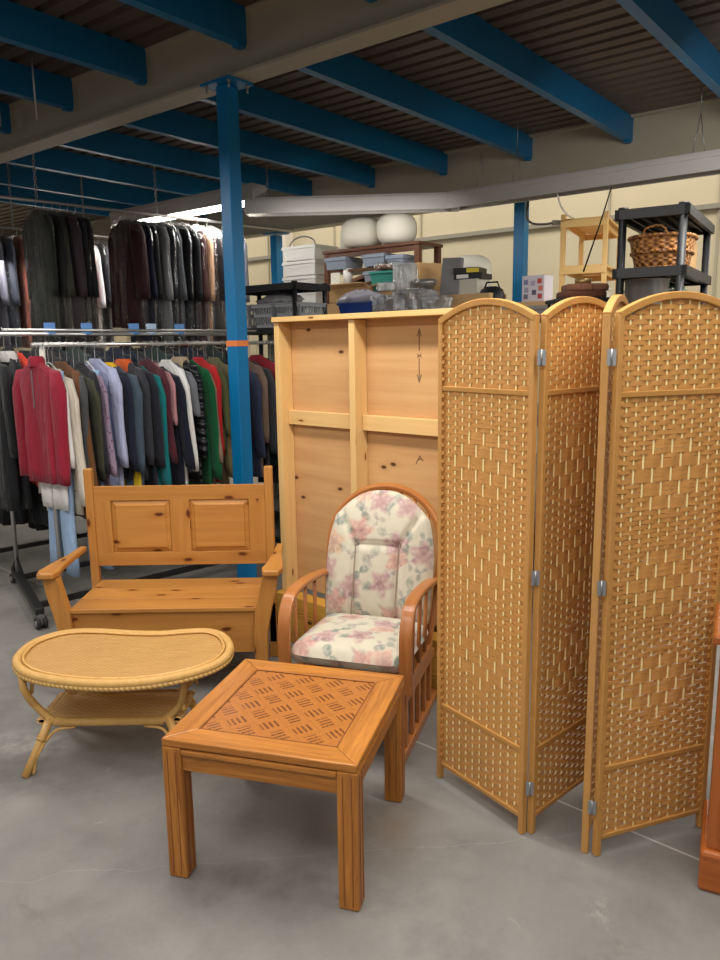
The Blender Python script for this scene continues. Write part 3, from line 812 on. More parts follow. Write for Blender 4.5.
    _o = outline
    outline = outline_b
    mb = pad(.246, .279, .10, nx=44, ny=44, crown=.022, rnd=.1, place=backplace, seams=(seamf,))
    mb.build('back_cushion', F, t)
    pp = MB()
    for s in (-1, 1):
        pth = []
        for i in range(12):
            y = -.26 + i / 11 * .32; x = s * (.098 + max(0, y - .045) * .62); pth.append(backplace(x, y, .052))
        pp.tube(pth, .0028, 5)
    pp.build('seam_piping', plain('seam', srgb(150, 128, 110), .8), t)
glider()

# ================================================================== PLYWOOD CRATE
def crate():
    u = Vector((-.739, .673, 0))               # along the front, to the left
    o = Vector((.319, 3.382, 0)) + u * -.02 + Vector((.673, .739, 0)) * .02
    yaw = math.atan2(-u.y, -u.x)
    t = thing('plywood_crate', 'tall plywood crate with lumber framing, standing behind the glider chair', 'crate', o + u * .53, yaw)
    # local x to the right, y away from the viewer; width 1.12, height 1.77
    H = 1.77; x0, x1 = -.545, .62; zb = .27; dp = .09
    p = MB(); p.box(((x0 + x1) / 2, dp + .008, (zb + H) / 2), (x1 - x0, .014, H - zb - .01), grain=0); p.build('plywood_sheet', M['ply'], t)
    for x in (x0 + .02, -.025 + .04, x1 - .02):
        s = MB(); s.box((x, dp / 2, (zb + H - .03) / 2), (.038, dp - .002, H - zb - .03), grain=2); s.build('stud', M['lumber'], t, bevel=.002)
    s = MB(); s.box(((x0 + x1) / 2, dp / 2, H - .014), (x1 - x0, dp + .03, .026)); s.build('top_board', M['lumber'], t, bevel=.002)
    for xa, xb in ((x0 + .04, -.006), (.036, x1 - .04)):
        s = MB(); s.box(((xa + xb) / 2, dp - .02, 1.24), (xb - xa, .036, .075)); s.build('cross_board', M['lumber'], t, bevel=.002)
    for x in (x0 + .008, x1 - .008):
        s = MB(); s.box((x, dp + .28, (zb + H - .03) / 2), (.014, .5, H - zb - .03), grain=2); s.build('side_sheet', M['ply'], t)
    s = MB(); s.box(((x0 + x1) / 2, .62, (zb + H - .03) / 2), (x1 - x0, .014, H - zb - .03), grain=2); s.build('back_sheet', M['ply'], t)
    for k in range(3):
        s = MB(); s.box(((x0 + x1) / 2, .0, .045 + k * .09), (x1 - x0 + .02, .09, .088)); s.build('skid_timber', M['timber'], t, bevel=.004)
        s = MB(); s.box(((x0 + x1) / 2, .58, .045 + k * .09), (x1 - x0 + .02, .09, .088)); s.build('skid_timber', M['timber'], t, bevel=.004)
    # pencil arrow drawn on the right-hand sheet
    a = MB(); ax = .36; y = dp - .0002
    a.box((ax, y, 1.64), (.004, .002, .1)); a.box((ax, y, 1.5), (.004, .002, .11))
    for zz, sg in ((1.69, -1), (1.445, 1)):
        for s_ in (-1, 1): a.bar((ax, y, zz), (ax + s_ * .012, y, zz + sg * .035), .002, .003)
    a.bar((ax - .012, y, 1.56), (ax + .012, y, 1.575), .002, .003); a.bar((ax - .012, y, 1.575), (ax + .014, y, 1.56), .002, .003)
    for k in range(3): a.bar((ax - .02 + k * .012, y, 1.06 + k * .02), (ax + .004 + k * .01, y, 1.1 - k * .012), .002, .003)
    a.build('pencil_mark', plain('pencil', srgb(120, 92, 66), .8), t)['label'] = 'pencilled double arrow'
crate()

# ================================================================== WOVEN SCREEN
def screen():
    t = thing('folding_screen', 'tan woven paper-cord folding screen with four arched panels, right of the glider chair', 'folding screen', (.7, 2.35, 0))
    H = 1.752; w = .437; pw = .02
    zside = H - .055
    arch = lambda x: zside + .06 * (1 - (2 * x / w) ** 2)
    fr = MB()
    for s in (-1, 1): fr.box((s * (w / 2 - pw / 2), 0, zside / 2), (pw, .022, zside), grain=2)
    pts = [(x, 0, arch(x) - .008) for x in [(-w / 2 + .004) + (w - .008) * i / 16 for i in range(17)]]
    fr.strip(pts, (0, 1, 0), .024, .022)
    for z, h in ((.062, .016), (.298, .018), (1.468, .018)): fr.box((0, 0, z), (w - 2 * pw, .016, h), grain=0)
    # slats
    ns = 11; xs = [(-w / 2 + pw) + (w - 2 * pw) * (i + .75) / (ns + .5) for i in range(ns)]
    sl = MB()
    for x in xs: sl.box((x, 0, (arch(x) + .06) / 2), (.0052, .0022, arch(x) - .06), grain=2)
    # cord bands
    wv = MB(); pitch = .0143; amp = .0026
    r = 0; z = .078
    def put_row(z, r):
        nonlocal wv
        xe = w / 2 - pw + .002
        if z > zside - .02:
            k = (z + .008 - zside + .012) / .06
            if k >= 1: return
            xe = min(xe, w / 2 * math.sqrt(max(0, 1 - max(0, k))) - .004)
        sgn = []
        for i in range(ns):
            diamond = any(abs(i - 5) / 4.6 + abs(z - zc) / .155 < 1 for zc in (1.225, .885, .545))
            k = ((r // 3) + i) % 2 if diamond else (r + i) % 2
            sgn.append(1 if k else -1)
        P = [(-xe, 0)]
        for i in range(ns):
            if abs(xs[i]) < xe - .004: P.append((xs[i], sgn[i] * amp))
        P.append((xe, 0))
        # smooth samples
        samp = []
        for (xa, ya), (xb, yb) in zip(P, P[1:]):
            for k in range(4):
                u = k / 4; e = u * u * (3 - 2 * u)
                samp.append((xa + (xb - xa) * u, ya + (yb - ya) * e))
        samp.append(P[-1])
        hh = .00735; th = .0009
        jit = (R0.random() - .5) * .0008
        rings = []
        for x, y in samp:
            dz = jit + .0006 * math.sin(x * 60 + r)
            rings.append([(x, y - th, z + dz - hh * .88), (x, y + th, z + dz - hh), (x, y + th, z + dz + hh * .88), (x, y - th, z + dz + hh)])
        wv.rings(rings, cap=True, smooth=False, uo=(R0.random() * 5, r * .37))
    for za, zb_ in ((.070, .289), (.307, 1.459), (1.477, H)):
        k = round((zb_ - za) / pitch); p_ = (zb_ - za) / k
        for i in range(k): put_row(za + (i + .5) * p_, r); r += 1
    # cord wraps beside the posts, part of the same weave
    for sg in (-1, 1):
        zz = .085; k = 0
        while zz < zside - .03:
            if not (.28 < zz < .315 or 1.45 < zz < 1.485): wv.box((sg * (w / 2 - pw - .003), (-.004 if k % 2 else .004), zz), (.012, .01, .012), grain=0)
            zz += pitch; k += 1
    protos = []
    A0, A1 = Vector((.288, 2.651)), Vector((.545, 2.288))
    pans = []
    q0 = Vector((.284, 2.655)); q1 = Vector((.532, 2.297))
    P1 = Vector((.5505, 2.300)); dirB = Vector((.735, .678)).normalized()
    P2 = P1 + dirB * w
    P4 = Vector((.731, 2.186)); dirC = Vector((.943, .333)).normalized(); P5 = P4 + dirC * w
    P3 = Vector((.704, 2.196)); e3 = (P2 + Vector((.03, -.012)))
    dirD = (e3 - P3).normalized()
    specs = [(q1 + (q0 - q1).normalized() * w, q1, 'leftmost panel'), (P1, P2, 'shadowed second panel facing right'), (e3, P3, 'panel seen edge-on'), (P4, P5, 'rightmost panel')]
    first = None
    for a, b_, lab in specs:
        d = b_ - a; m = (a + b_) / 2; yaw = math.atan2(d.y, d.x)
        if first is None:
            p = fr.build('panel', M['wrappost'], t, loc=(m.x - .7, m.y - 2.35, 0), rotz=yaw, bevel=.003)
            s1 = sl.build('slats', M['slat'], p); w1 = wv.build('cord_weave', M['cord'], p)
            first = p
        else:
            p = first.copy(); COL.objects.link(p); p.parent = t; p.location = (m.x - .7, m.y - 2.35, 0); p.rotation_euler = (0, 0, yaw)
            for chd in (s1, w1):
                c_ = chd.copy(); COL.objects.link(c_); c_.parent = p
        p['label'] = lab
    # hinges
    for (x, y, yaw) in ((.5445, 2.288, -.15), (.7175, 2.179, -.3), ((P2.x + e3.x) / 2, (P2.y + e3.y) / 2 + .008, .2)):
        for z in (1.575, .895, .175):
            h = MB(); h.box((-.007, -.005, 0), (.011, .003, .046)); h.box((.007, -.005, 0), (.011, .003, .046)); h.tube([(0, -.006, -.024), (0, -.006, .024)], .003, 8)
            h.build('hinge', M['galv'], t, loc=(x - .7, y - 2.35, z), rotz=yaw)
screen()

# ================================================================== CHERRY CABINET at the right edge
def cabinet():
    t = thing('wooden_cabinet', 'reddish wood cabinet with plinth base cut off by the right edge', 'cabinet', (.991, 2.022, 0), math.atan2(-.44, .9))
    Cw = M['cherry']
    p = MB(); p.box((.4, .15, .065), (.8, .3, .13)); p.build('plinth', Cw, t, bevel=.012)
    p = MB(); p.box((.4, .155, .455), (.765, .265, .65), grain=2); p.build('body', Cw, t, bevel=.004)
    p = MB(); p.box((.4, .15, .79), (.81, .31, .03)); p.build('top', Cw, t, bevel=.008)
    for x in (.215, .585):
        d = MB(); d.box((x, .024, .44), (.34, .02, .54), grain=2); dd = d.build('door', Cw, t, bevel=.004)
        k = MB(); k.lathe([(.004, 0), (.006, .008), (.013, .016), (.012, .024), (.001, .028)], seg=14); o = k.build('knob', M['steel'], dd, loc=(x + (.13 if x < .4 else -.13), .014, .48)); o.rotation_euler = (PI / 2, 0, 0)
cabinet()

# ================================================================== CLOTHES RACK
RD = Vector((.722, .692, 0)); RP = Vector((.692, -.722, 0))     # along the rack, towards the viewer's side
YAW_R = math.atan2(RD.y, RD.x)
RA = Vector((-1.835, 4.485, 0)); RB = Vector((-2.353, 5.021, 0))
ZA, ZB = 1.645, 1.72
def rack():
    t = thing('clothes_rack', 'chrome double-rail rolling clothes rack loaded with garments, behind the pine bench', 'clothes rack', (RA + RB) / 2, YAW_R)
    off = (RA - RB).length / 2          # local y: away from the viewer is +, front rail at -off
    L = 1.86
    sgn = -1
    for y, z, n in ((-off, ZA, 'front'), (off, ZB, 'back')):
        m = MB(); m.tube([(-.06, y, z), (L, y, z)], .0125, 10); m.build('rail', M['steel'], t)
        for x in (0, L - .03):
            m = MB(); m.tube([(x, y, .1), (x, y, z + .01)], .014, 10); up_ = m.build('upright', M['steel'], t)
            if n == 'front' and x == 0:
                m = MB(); m.tube([(x, y, 1.33), (x, y, 1.62)], .0165, 10); m.build('tape_band', M['white_tape'], up_)['label'] = 'white tape wound on the front upright'
    m = MB(); m.tube([(-.06, off * .2, ZB + .02), (L, off * .2, ZB + .02)], .009, 8); m.build('rail', M['steel'], t)
    for x in (0, L - .03):
        xk = x - .19 if x == 0 else x
        y0, y1 = -off - .12, off + .17
        f = MB(); f.bar((xk - (x - xk) * .0, y0, .1), (x + (x - xk) * .2, y1, .1), .05, .045); foot = f.build('foot', M['blackmetal'], t, bevel=.006)
        for y in ((off,) if x == 0 else (-off, off)):
            for e in (-1, 1):
                f = MB(); f.bar((x, y, .22), (x, y + e * .09, .115), .03, .012, (1, 0, 0)); f.build('bracket', M['blackmetal'], foot)
        x_ = x
        for y in (y0, y1):
            x = xk if y == y0 else x_ + (x_ - xk) * .2
            c = MB(); c.box((x, y, .075), (.036, .036, .02)); cs = c.build('caster', M['galv'], t)
            for e in (-1, 1):
                c = MB(); c.rings([[Vector((x + e * .02 + dx, y + r * math.cos(2 * PI * k / 18), .036 + r * math.sin(2 * PI * k / 18))) for k in range(18)] for dx, r in ((-.011, .026), (-.009, .035), (.009, .035), (.011, .026))]); c.build('wheel', M['dark_rubber'], cs)
                c = MB(); c.rings([[Vector((x + e * .02 + dx, y + .017 * math.cos(2 * PI * k / 14), .036 + .017 * math.sin(2 * PI * k / 14))) for k in range(14)] for dx in (-.014, .014)]); c.build('hub', M['galv'], cs)
            c = MB(); c.box((x, y, .062), (.014, .03, .05)); c.build('fork', M['galv'], cs)
    for y, xa in ((-off, -.15), (off * .75, 0)):
        f = MB(); f.box(((L + xa) / 2, y, .105), (L - xa, .03, .035)); f.build('base_bar', M['blackmetal'], t, bevel=.003)
M['white_tape'] = plain('white_tape', srgb(226, 220, 208), .5)
rack()

# ---- garments ------------------------------------------------------------
PROTO = {}
def garment_meshes(w, L, th, flare, sl, seed, neck=.055, spread=1.0):
    rnd = random.Random(seed)
    ph = rnd.random() * 6; k1 = rnd.uniform(22, 34); k2 = rnd.uniform(40, 60); n = 40
    prof = [(0, neck, .03), (-.012, neck * 1.25, .036), (-.03, w * .5, .038), (-.055, w * .8, .042), (-.085, w * .95, .046), (-.13, w, .05), (-.22, w * .95, .05), (-.36, w * .93, .05), (-.5 * L - .1, w * .95, .05), (-.75 * L, w * (.96 + .04 * flare), .05), (-.9 * L, w * flare, .05), (-L, w * flare, .048)]
    body = MB(); rings = []
    for z, hw, t_ in prof:
        r = []
        for i in range(n):
            a = 2 * PI * i / n; ca, sa = math.cos(a), math.sin(a)
            x = hw * math.copysign(abs(ca) ** .8, ca); y = t_ * th / .05 * .5 * math.copysign(abs(sa) ** .75, sa)
            f = min(1, max(0, -z - .12) / .35)
            y += f * th * .5 * (.55 * math.sin(k1 * x + ph + z * 1.3) + .3 * math.sin(k2 * x + ph * 2))
            zz = z - (0 if z > -.5 * L else .012 * math.sin(9 * x + ph))
            r.append((x, y, zz))
        rings.append(r)
    body.rings(rings)
    sls = []
    if sl:
        for s in (-1, 1):
            m = MB(); rr = []
            N = 14; tilt = rnd.uniform(.02, .07) * spread; yo = rnd.uniform(-.012, .012)
            for q in range(9):
                u = q / 8; z = -.075 - u * sl; x = s * (w * .93 + tilt * u * 1.2 + .012 * math.sin(3 * u + ph))
                rx = (.05 + .018 * (1 - u)) * (1 if u < .93 else .92); ry = th * .5 * (.95 - .15 * u) + .004
                if q == 0: rx *= .55; ry *= .7; z += .02; x -= s * .02
                rr.append([(x + rx * math.cos(2 * PI * k / N) + .004 * math.sin(7 * u + k), yo * u + ry * math.sin(2 * PI * k / N), z + s * -.0 + rx * math.cos(2 * PI * k / N) * s * -.25) for k in range(N)])
            m.rings(rr); sls.append(m)
    return body, sls
def hang_at(base, t, z): return Vector((base.x + RD.x * t, base.y + RD.y * t, z))
def hanger(rail_pos, label, clear_=False, drop=.09, yaw=0, arms=.19):
    m = MB(); z0 = -drop
    hook = [(.0, 0, z0 - .01), (0, 0, z0 + .03), (.004, 0, -.026)] + [(.022 * math.sin(a) + .0, 0, -.004 + .020 * -math.cos(a) + .0) for a in [PI * .15 + PI * 1.35 * i / 9 for i in range(10)]]
    hook = [(0, 0, z0 - .01), (0, 0, z0 + .035)] + [(.0 + .021 * math.sin(PI - PI * 1.5 * i / 10) * 1.0, 0, -.004 + .021 * math.cos(PI - PI * 1.5 * i / 10)) for i in range(11)]
    m.tube(hook, .0022, 6)
    m.tube(bez([(-arms, 0, z0 - .085), (-arms * .5, 0, z0 - .042), (0, 0, z0 - .012), (arms * .5, 0, z0 - .042), (arms, 0, z0 - .085)], 4), .005, 6)
    o = m.build('coat_hanger', M['hanger_clear'] if clear_ else M['steel'])
    o.location = rail_pos; o.rotation_euler = (0, 0, YAW_R - PI / 2 + yaw)
    return tag(o, label, 'hanger', 'coat hangers')
M['hanger_clear'] = plain('clear_hanger', srgb(214, 218, 222), .15, **{'Transmission Weight': .5})
def garment(kind, base, t, rail_z, mat, label, cat, w=.215, L=.72, th=.05, flare=1.0, sl=.56, group=None, seed=0, yaw=0, drop=None, sleeve_mat=None, hang=True, extra=None, side=0, clear_=False):
    if drop is None: drop = .085 + (seed * 37 % 11) * .006
    body, sls = garment_meshes(w, L, th, flare, sl, seed)
    p = hang_at(base, t, rail_z - drop) + RP * side
    o = body.build(kind, mat); o.location = p; o.rotation_euler = (0, 0, YAW_R - PI / 2 + yaw)
    tag(o, label, cat, group)
    for m in sls: m.build('sleeve', sleeve_mat or mat, o)
    if extra: extra(o)
    if hang: hanger(hang_at(base, t, rail_z) + RP * side, 'wire hanger holding the ' + label.split(' hanging')[0].split(' on ')[0].split(' with ')[0].split(' in ')[0], clear_, drop, yaw)
    return o
def CM(name, rgb, **k): return cloth(name, srgb(*rgb), **k)
def collar(mat, w=.075, h=.05, th=.05, z=-.02):
    def f(o):
        m = MB(); n = 20
        m.rings([[(r * math.cos(2 * PI * i / n), t_ * math.sin(2 * PI * i / n), zz) for i in range(n)] for r, t_, zz in ((w * 1.15, th * .55, z - h), (w, th * .62, z), (w * .8, th * .45, z + .02))], cap=False); m.build('collar', mat, o)
    return f
def band(mat, z0, z1, w, th, name='hem_band'):
    def f(o):
        m = MB(); n = 40
        m.rings([[(w * math.copysign(abs(math.cos(2 * PI * i / n)) ** .8, math.cos(2 * PI * i / n)), th * math.sin(2 * PI * i / n), z) for i in range(n)] for z in (z0, (z0 + z1) / 2, z1)], cap=False); m.build(name, mat, o)
    return f
def both(*fs):
    def f(o):
        for g in fs: g(o)
    return f
def zipper(o):
    m = MB()
    m.box((0, -.036, -.16), (.006, .004, .22)); m.build('zip', M['galv'], o)

crimson = CM('crimson_knit', (150, 34, 54), stripes=None); white = CM('white_cotton', (228, 226, 222), var=.12)
cream = cloth('cream_fairisle', srgb(206, 196, 180), pattern=(srgb(60, 54, 50), 26, .16), var=.15)
creamp = cloth('cream_knit', srgb(208, 198, 182), var=.15)
FR = 'garments on the front rail of the rack'
G = [  # t, kind, material, label, category, options
 (-.04, 'sweater', crimson, 'crimson zip-neck sweater hanging first on the front rail', 'sweater', dict(L=.70, w=.225, th=.07, sl=.62, flare=1.02, extra=both(collar(crimson, .06, .04, .07, .008), zipper))),
 (.0, 'white_shirt', white, 'white shirt hanging longer than the crimson sweater over it', 'shirt', dict(L=.84, w=.2, th=.04, sl=.5, hang=False)),
 (.055, 'cardigan', cream, 'cream cardigan with dark pattern, hanging next to the crimson sweater', 'cardigan', dict(L=.86, w=.21, th=.055, sl=.7, sleeve_mat=creamp, extra=collar(creamp, .08, .07, .07))),
 (.10, 'suede_coat', CM('brown_suede', (104, 66, 36)), 'long brown suede coat beside the cream cardigan', 'coat', dict(L=.93, w=.21, th=.04, sl=.72)),
 (.14, 'grey_sweater', CM('slate_grey_knit', (74, 76, 78)), 'slate grey sweater beside the brown suede coat', 'sweater', dict(L=.8, th=.04)),
 (.18, 'olive_shirt', CM('dark_olive', (66, 66, 50)), 'dark olive shirt second after the brown suede coat', 'shirt', dict(L=.8, th=.035, clear_=True)),
 (.215, 'cardigan', CM('black_knit', (38, 36, 42)), 'black cardigan just left of the floral blouse', 'cardigan', dict(L=.72, th=.035)),
 (.25, 'floral_blouse', cloth('mauve_floral', srgb(150, 130, 150), pattern=(srgb(92, 52, 86), 34, .2)), 'mauve floral blouse beside the pale lavender shirt', 'blouse', dict(L=.74, th=.035, clear_=True)),
 (.315, 'dress_shirt', cloth('lavender_stripe', srgb(176, 180, 208), stripes=(srgb(150, 156, 192), 60, .8), var=.12), 'pale lavender striped shirt on a clear hanger', 'shirt', dict(L=.84, th=.045, clear_=True)),
 (.38, 'navy_jacket', CM('navy_a', (30, 34, 52)), 'navy jacket with a bright yellow collar', 'jacket', dict(L=.72, th=.04, extra=collar(CM('yellow_lining', (226, 178, 40)), .10, .09, .07))),
 (.435, 'rain_jacket', CM('slate_blue', (70, 84, 98)), 'slate blue rain jacket with a yellow hem panel', 'jacket', dict(L=.88, w=.225, th=.055, extra=band(CM('yellow_panel', (224, 190, 40)), -.9, -.62, .226, .034))),
 (.50, 'fleece', CM('charcoal_fleece', (52, 52, 58)), 'charcoal fleece with an orange collar tab', 'fleece', dict(L=.74, th=.045, extra=collar(CM('orange_lining', (206, 92, 40)), .09, .06, .06))),
 (.55, 'jacket', CM('black_nylon', (36, 37, 46)), 'black nylon jacket left of the teal top', 'jacket', dict(L=.8, th=.05)),
 (.60, 'teal_pullover', CM('teal_knit', (20, 110, 112)), 'teal top showing below the black nylon jacket', 'top', dict(L=.86, th=.035, sl=.7)),
 (.65, 'maroon_cardigan', CM('maroon_knit', (82, 34, 46)), 'maroon cardigan beside the teal top', 'cardigan', dict(L=.84, th=.04)),
 (.70, 'blouse', CM('pink_check', (182, 130, 134)), 'dusty pink blouse peeking beside the maroon cardigan', 'blouse', dict(L=.5, th=.03, sl=.3, w=.2)),
 (.74, 'navy_polo', CM('navy_b', (26, 28, 44)), 'dark navy long polo shirt left of the white top', 'shirt', dict(L=.84, w=.225, th=.045, clear_=True)),
 (.80, 'white_pullover', white, 'white long-sleeved top in the middle of the rack', 'top', dict(L=.86, th=.045, sl=.62)),
 (.855, 'grey_hoodie', CM('mid_grey', (110, 112, 118)), 'grey top with short sleeves behind the white top', 'top', dict(L=.7, th=.04, sl=.25)),
 (.90, 'puffer_jacket', 'puffer', 'black quilted puffer jacket with sand collar', 'jacket', dict(L=.82, th=.06, w=.22, extra=collar(CM('sand_lining', (168, 150, 124)), .095, .08, .075))),
 (.965, 'green_sweater', CM('emerald_knit', (18, 92, 52)), 'emerald green sweater beside the black puffer jacket', 'sweater', dict(L=.86, th=.04, sl=.7)),
 (1.005, 'tan_shirt', CM('taupe_a', (146, 122, 100)), 'taupe shirt between the green sweater and the red top', 'shirt', dict(L=.8, th=.035)),
 (1.04, 'scarlet_pullover', CM('scarlet', (190, 36, 40)), 'scarlet top beside the olive jacket', 'top', dict(L=.84, th=.04)),
 (1.09, 'olive_jacket', CM('olive', (92, 96, 58)), 'olive green jacket with short hem, left of the khaki coat', 'jacket', dict(L=.6, th=.05, sl=.42)),
 (1.15, 'khaki_coat', CM('khaki', (138, 122, 88)), 'long khaki coat nearest the blue column', 'coat', dict(L=.84, th=.06, w=.2, sl=.68, side=-.07, extra=collar(CM('khaki_b', (150, 136, 100)), .08, .06, .07))),
 (1.21, 'khaki_jacket', CM('khaki_green', (116, 110, 78)), 'grey-green khaki jacket partly behind the blue column', 'jacket', dict(L=.8, th=.05, side=-.07, w=.2)),
 (1.28, 'black_shirt', CM('black_b', (34, 34, 40)), 'black shirt directly behind the blue column', 'shirt', dict(L=.8, th=.04, side=-.06, w=.2)),
 (1.34, 'blue_shirt', CM('denim_dark', (52, 58, 82)), 'dark blue shirt just right of the blue column', 'shirt', dict(L=.8, th=.04)),
 (1.40, 'taupe_jacket', CM('taupe_b', (116, 94, 82)), 'taupe jacket right of the blue column', 'jacket', dict(L=.82, th=.05, sl=.5)),
 (1.465, 'blazer', CM('charcoal_b', (58, 59, 63)), 'charcoal blazer right of the taupe jacket', 'blazer', dict(L=.8, th=.055, w=.22)),
 (1.53, 'red_blouse', CM('dark_red_b', (140, 30, 44)), 'dark red blouse at the right end of the rack', 'blouse', dict(L=.7, th=.04)),
 (1.59, 'green_jacket', CM('bottle_green', (36, 66, 54)), 'bottle green jacket beside the plywood crate', 'jacket', dict(L=.78, th=.05)),
 (1.65, 'black_coat', CM('black_c', (34, 34, 38)), 'black coat at the crate end of the rack', 'coat', dict(L=.9, th=.06)),
]
def puffer_mat():
    t = NT('black_puffer'); uv = t.uv()
    w = t.n('ShaderNodeTexWave', wave_type='BANDS', bands_direction='X'); t.l(uv, w.inputs['Vector']); w.inputs['Scale'].default_value = 5.5
    t.bump(w.outputs['Fac'], .9, .02)
    return t.fin(t.mix(w.outputs['Fac'], srgb(20, 20, 24), srgb(44, 44, 48)), .4)
for i, (t_, kind, mat, lab, cat, opt) in enumerate(G):
    if mat == 'puffer': mat = puffer_mat()
    garment(kind, RA, t_, ZA, mat, lab, cat, seed=i + 3, yaw=R0.uniform(-.09, .09) if i else .1, group=FR, **opt)
# pale jeans hung under the cardigans
def jeans(t_, label, s):
    m = MB()
    o = None
    p = hang_at(RA, t_, ZA - .09)
    w_ = MB(); n = 20
    w_.rings([[(.17 * math.cos(2 * PI * i / n), .03 * math.sin(2 * PI * i / n), z) for i in range(n)] for z in (-.06, -.1, -.2, -.3)])
    o = w_.build('jeans', M['denim']); o.location = p; o.rotation_euler = (0, 0, YAW_R - PI / 2 + s)
    tag(o, label, 'jeans', 'pale jeans on the front rail')
    for e in (-1, 1):
        l = MB(); l.rings([[(e * (.085 + .02 * u) + (.085 - .015 * u) * math.cos(2 * PI * i / n), (.032 - .004 * u) * math.sin(2 * PI * i / n) + .01 * math.sin(u * 5 + e), -.26 - u * 1.02) for i in range(n)] for u in [q / 8 for q in range(9)]]); l.build('leg', M['denim'], o)
    hanger(hang_at(RA, t_, ZA), 'wire hanger holding the ' + label.split(' hanging')[0], False, .09, s, .15)
M['denim'] = CM('pale_denim', (150, 176, 208), var=.2)
jeans(.03, 'pale blue jeans hanging beneath the cream cardigan', .05)
jeans(.26, 'pale blue jeans hanging beside the bench arm, farther right', -.05)
# back rail: dark clothes at the left end
BR = 'garments on the back rail of the rack'
H_ = [(-.03, 'trousers', CM('black_d', (34, 34, 36)), 'black jacket leftmost on the back rail', 'jacket', dict(L=1.0, th=.06)),
      (.05, 'grey_jacket', CM('grey_d', (92, 88, 88)), 'black long coat with a pale grey hood, left of the crimson sweater', 'coat', dict(L=1.05, th=.07, extra=collar(CM('pale_grey_hood', (186, 182, 176)), .2, .05, .08, -.03))),
      (.13, 'puffer_jacket', CM('orange_red', (206, 58, 36)), 'orange-red jacket peeking out under the crimson sweater', 'jacket', dict(L=.86, th=.07, w=.22, sl=.7)),
      (.22, 'coat', CM('black_e', (30, 30, 33)), 'black coat behind the crimson sweater', 'coat', dict(L=1.15, th=.07)),
      (.32, 'coat', CM('black_f', (40, 38, 40)), 'charcoal coat behind the cream cardigan', 'coat', dict(L=1.1, th=.07))]
H_[1] = (.05, 'coat', CM('black_g', (38, 38, 40)), *H_[1][3:])
H_[0] = (-.03, 'jacket', *H_[0][2:])
for k in range(14):
    t_ = .42 + k * .1
    H_.append((t_, 'back_rail_garment', CM('back_cloth', R0.choice([(40, 40, 46), (60, 58, 60), (36, 42, 60), (70, 60, 56), (50, 62, 60)])), 'dark garment on the back rail, hidden behind the front row', 'garment', dict(L=R0.uniform(.7, .85), th=.07)))
for i, (t_, kind, mat, lab, cat, opt) in enumerate(H_):
    garment(kind, RB, t_, ZB, mat, lab, cat, seed=i + 60, yaw=R0.uniform(-.1, .1), group=BR if kind != 'back_rail_garment' else 'dark garments in the back row', hang=(i < 5), **opt)
# a second rack further back with long dark coats
RC = Vector((-2.95, 5.62, 0))
t = thing('clothes_rack', 'low second clothes rack behind the first, only its base bar and dark coats visible', 'clothes rack', RC, YAW_R)
m = MB(); m.tube([(-.5, 0, 1.74), (2.2, 0, 1.74)], .0125, 8); m.build('rail', M['steel'], t)
for x in (-.48, 2.18):
    m = MB(); m.tube([(x, 0, .08), (x, 0, 1.75)], .014, 8); m.build('upright', M['steel'], t)
    m = MB(); m.box((x, 0, .06), (.05, .6, .05)); m.build('foot', M['blackmetal'], t)
m = MB(); m.box((.85, -.08, .1), (2.66, .03, .035)); m.build('base_bar', M['blackmetal'], t)
dk = [CM('rear_coat_%s' % n, c) for n, c in (('a', (30, 30, 33)), ('b', (52, 54, 56)), ('c', (40, 40, 46)), ('d', (28, 28, 30)))]
for k in range(21):
    garment('long_coat', RC, -.45 + k * .12, 1.74, dk[k % 4], 'long dark coat hanging on the second rack behind', 'coat', seed=90 + k, L=R0.uniform(1.28, 1.4), th=.1, w=.23, sl=.6, group='long dark coats on the second rack', hang=False, yaw=R0.uniform(-.1, .1))

# blue size markers standing on the back rail
for t_, l in ((.36, 'blue size marker on the rack rail below the dark bagged suits'), (.62, 'blue size marker below the maroon bagged coat'), (.98, 'narrow blue size marker below the silver bagged dresses'), (1.12, 'pale blue size marker fourth along the rail'), (1.36, 'wide blue size marker nearest the blue column')):
    p = hang_at(RB, t_, ZB + .04); m = MB(); m.box((0, 0, .0), (.075, .012, .075)); m.box((0, 0, -.03), (.03, .034, .03))
    o = m.build('size_marker', M['tagblue'] if 'pale' not in l else plain('pale_tag', srgb(178, 198, 222), .5), bevel=.004); o.location = p; o.rotation_euler = (0, 0, .2); tag(o, l, 'size marker', 'blue size markers on the rack rail')

# ================================================================== BAGGED CLOTHES ON CHAINS
KU = 1.4; U1 = Vector((-2.67, 6.955, 0)); U3 = Vector((-3.72, 8.27, 0)); ZU = 2.88
def hrail(base, t0, t1, z, label):
    m = MB(); m.tube([hang_at(base, t0 * KU, z), hang_at(base, t1 * KU, z)], .015, 8)
    tag(m.build('hanging_rail', M['steel']), label, 'rail', 'rails hung from the ceiling on chains')
hrail(U1, -.75, 1.95, ZU, 'ceiling-hung steel rail carrying the bagged suits and maroon coat')
hrail(U3, -.6, 2.0, ZU, 'farther ceiling-hung steel rail carrying the bright red and white bagged clothes')
def chain(p, z1, label):
    m = MB(); z = p.z; k = 0; lk = .034
    while z < z1:
        n = 8
        pts = []
        for i in range(n):
            a = 2 * PI * i / n; u = .011 * math.cos(a); w_ = .021 * math.sin(a)
            pts.append((p.x + (u if k % 2 else 0), p.y + (0 if k % 2 else u), z + lk / 2 + w_))
        m.tube(pts, .0042, 5, closed=True); z += lk; k += 1
    tag(m.build('chain', M['galv']), label, 'chain', 'chains holding the hanging rails')
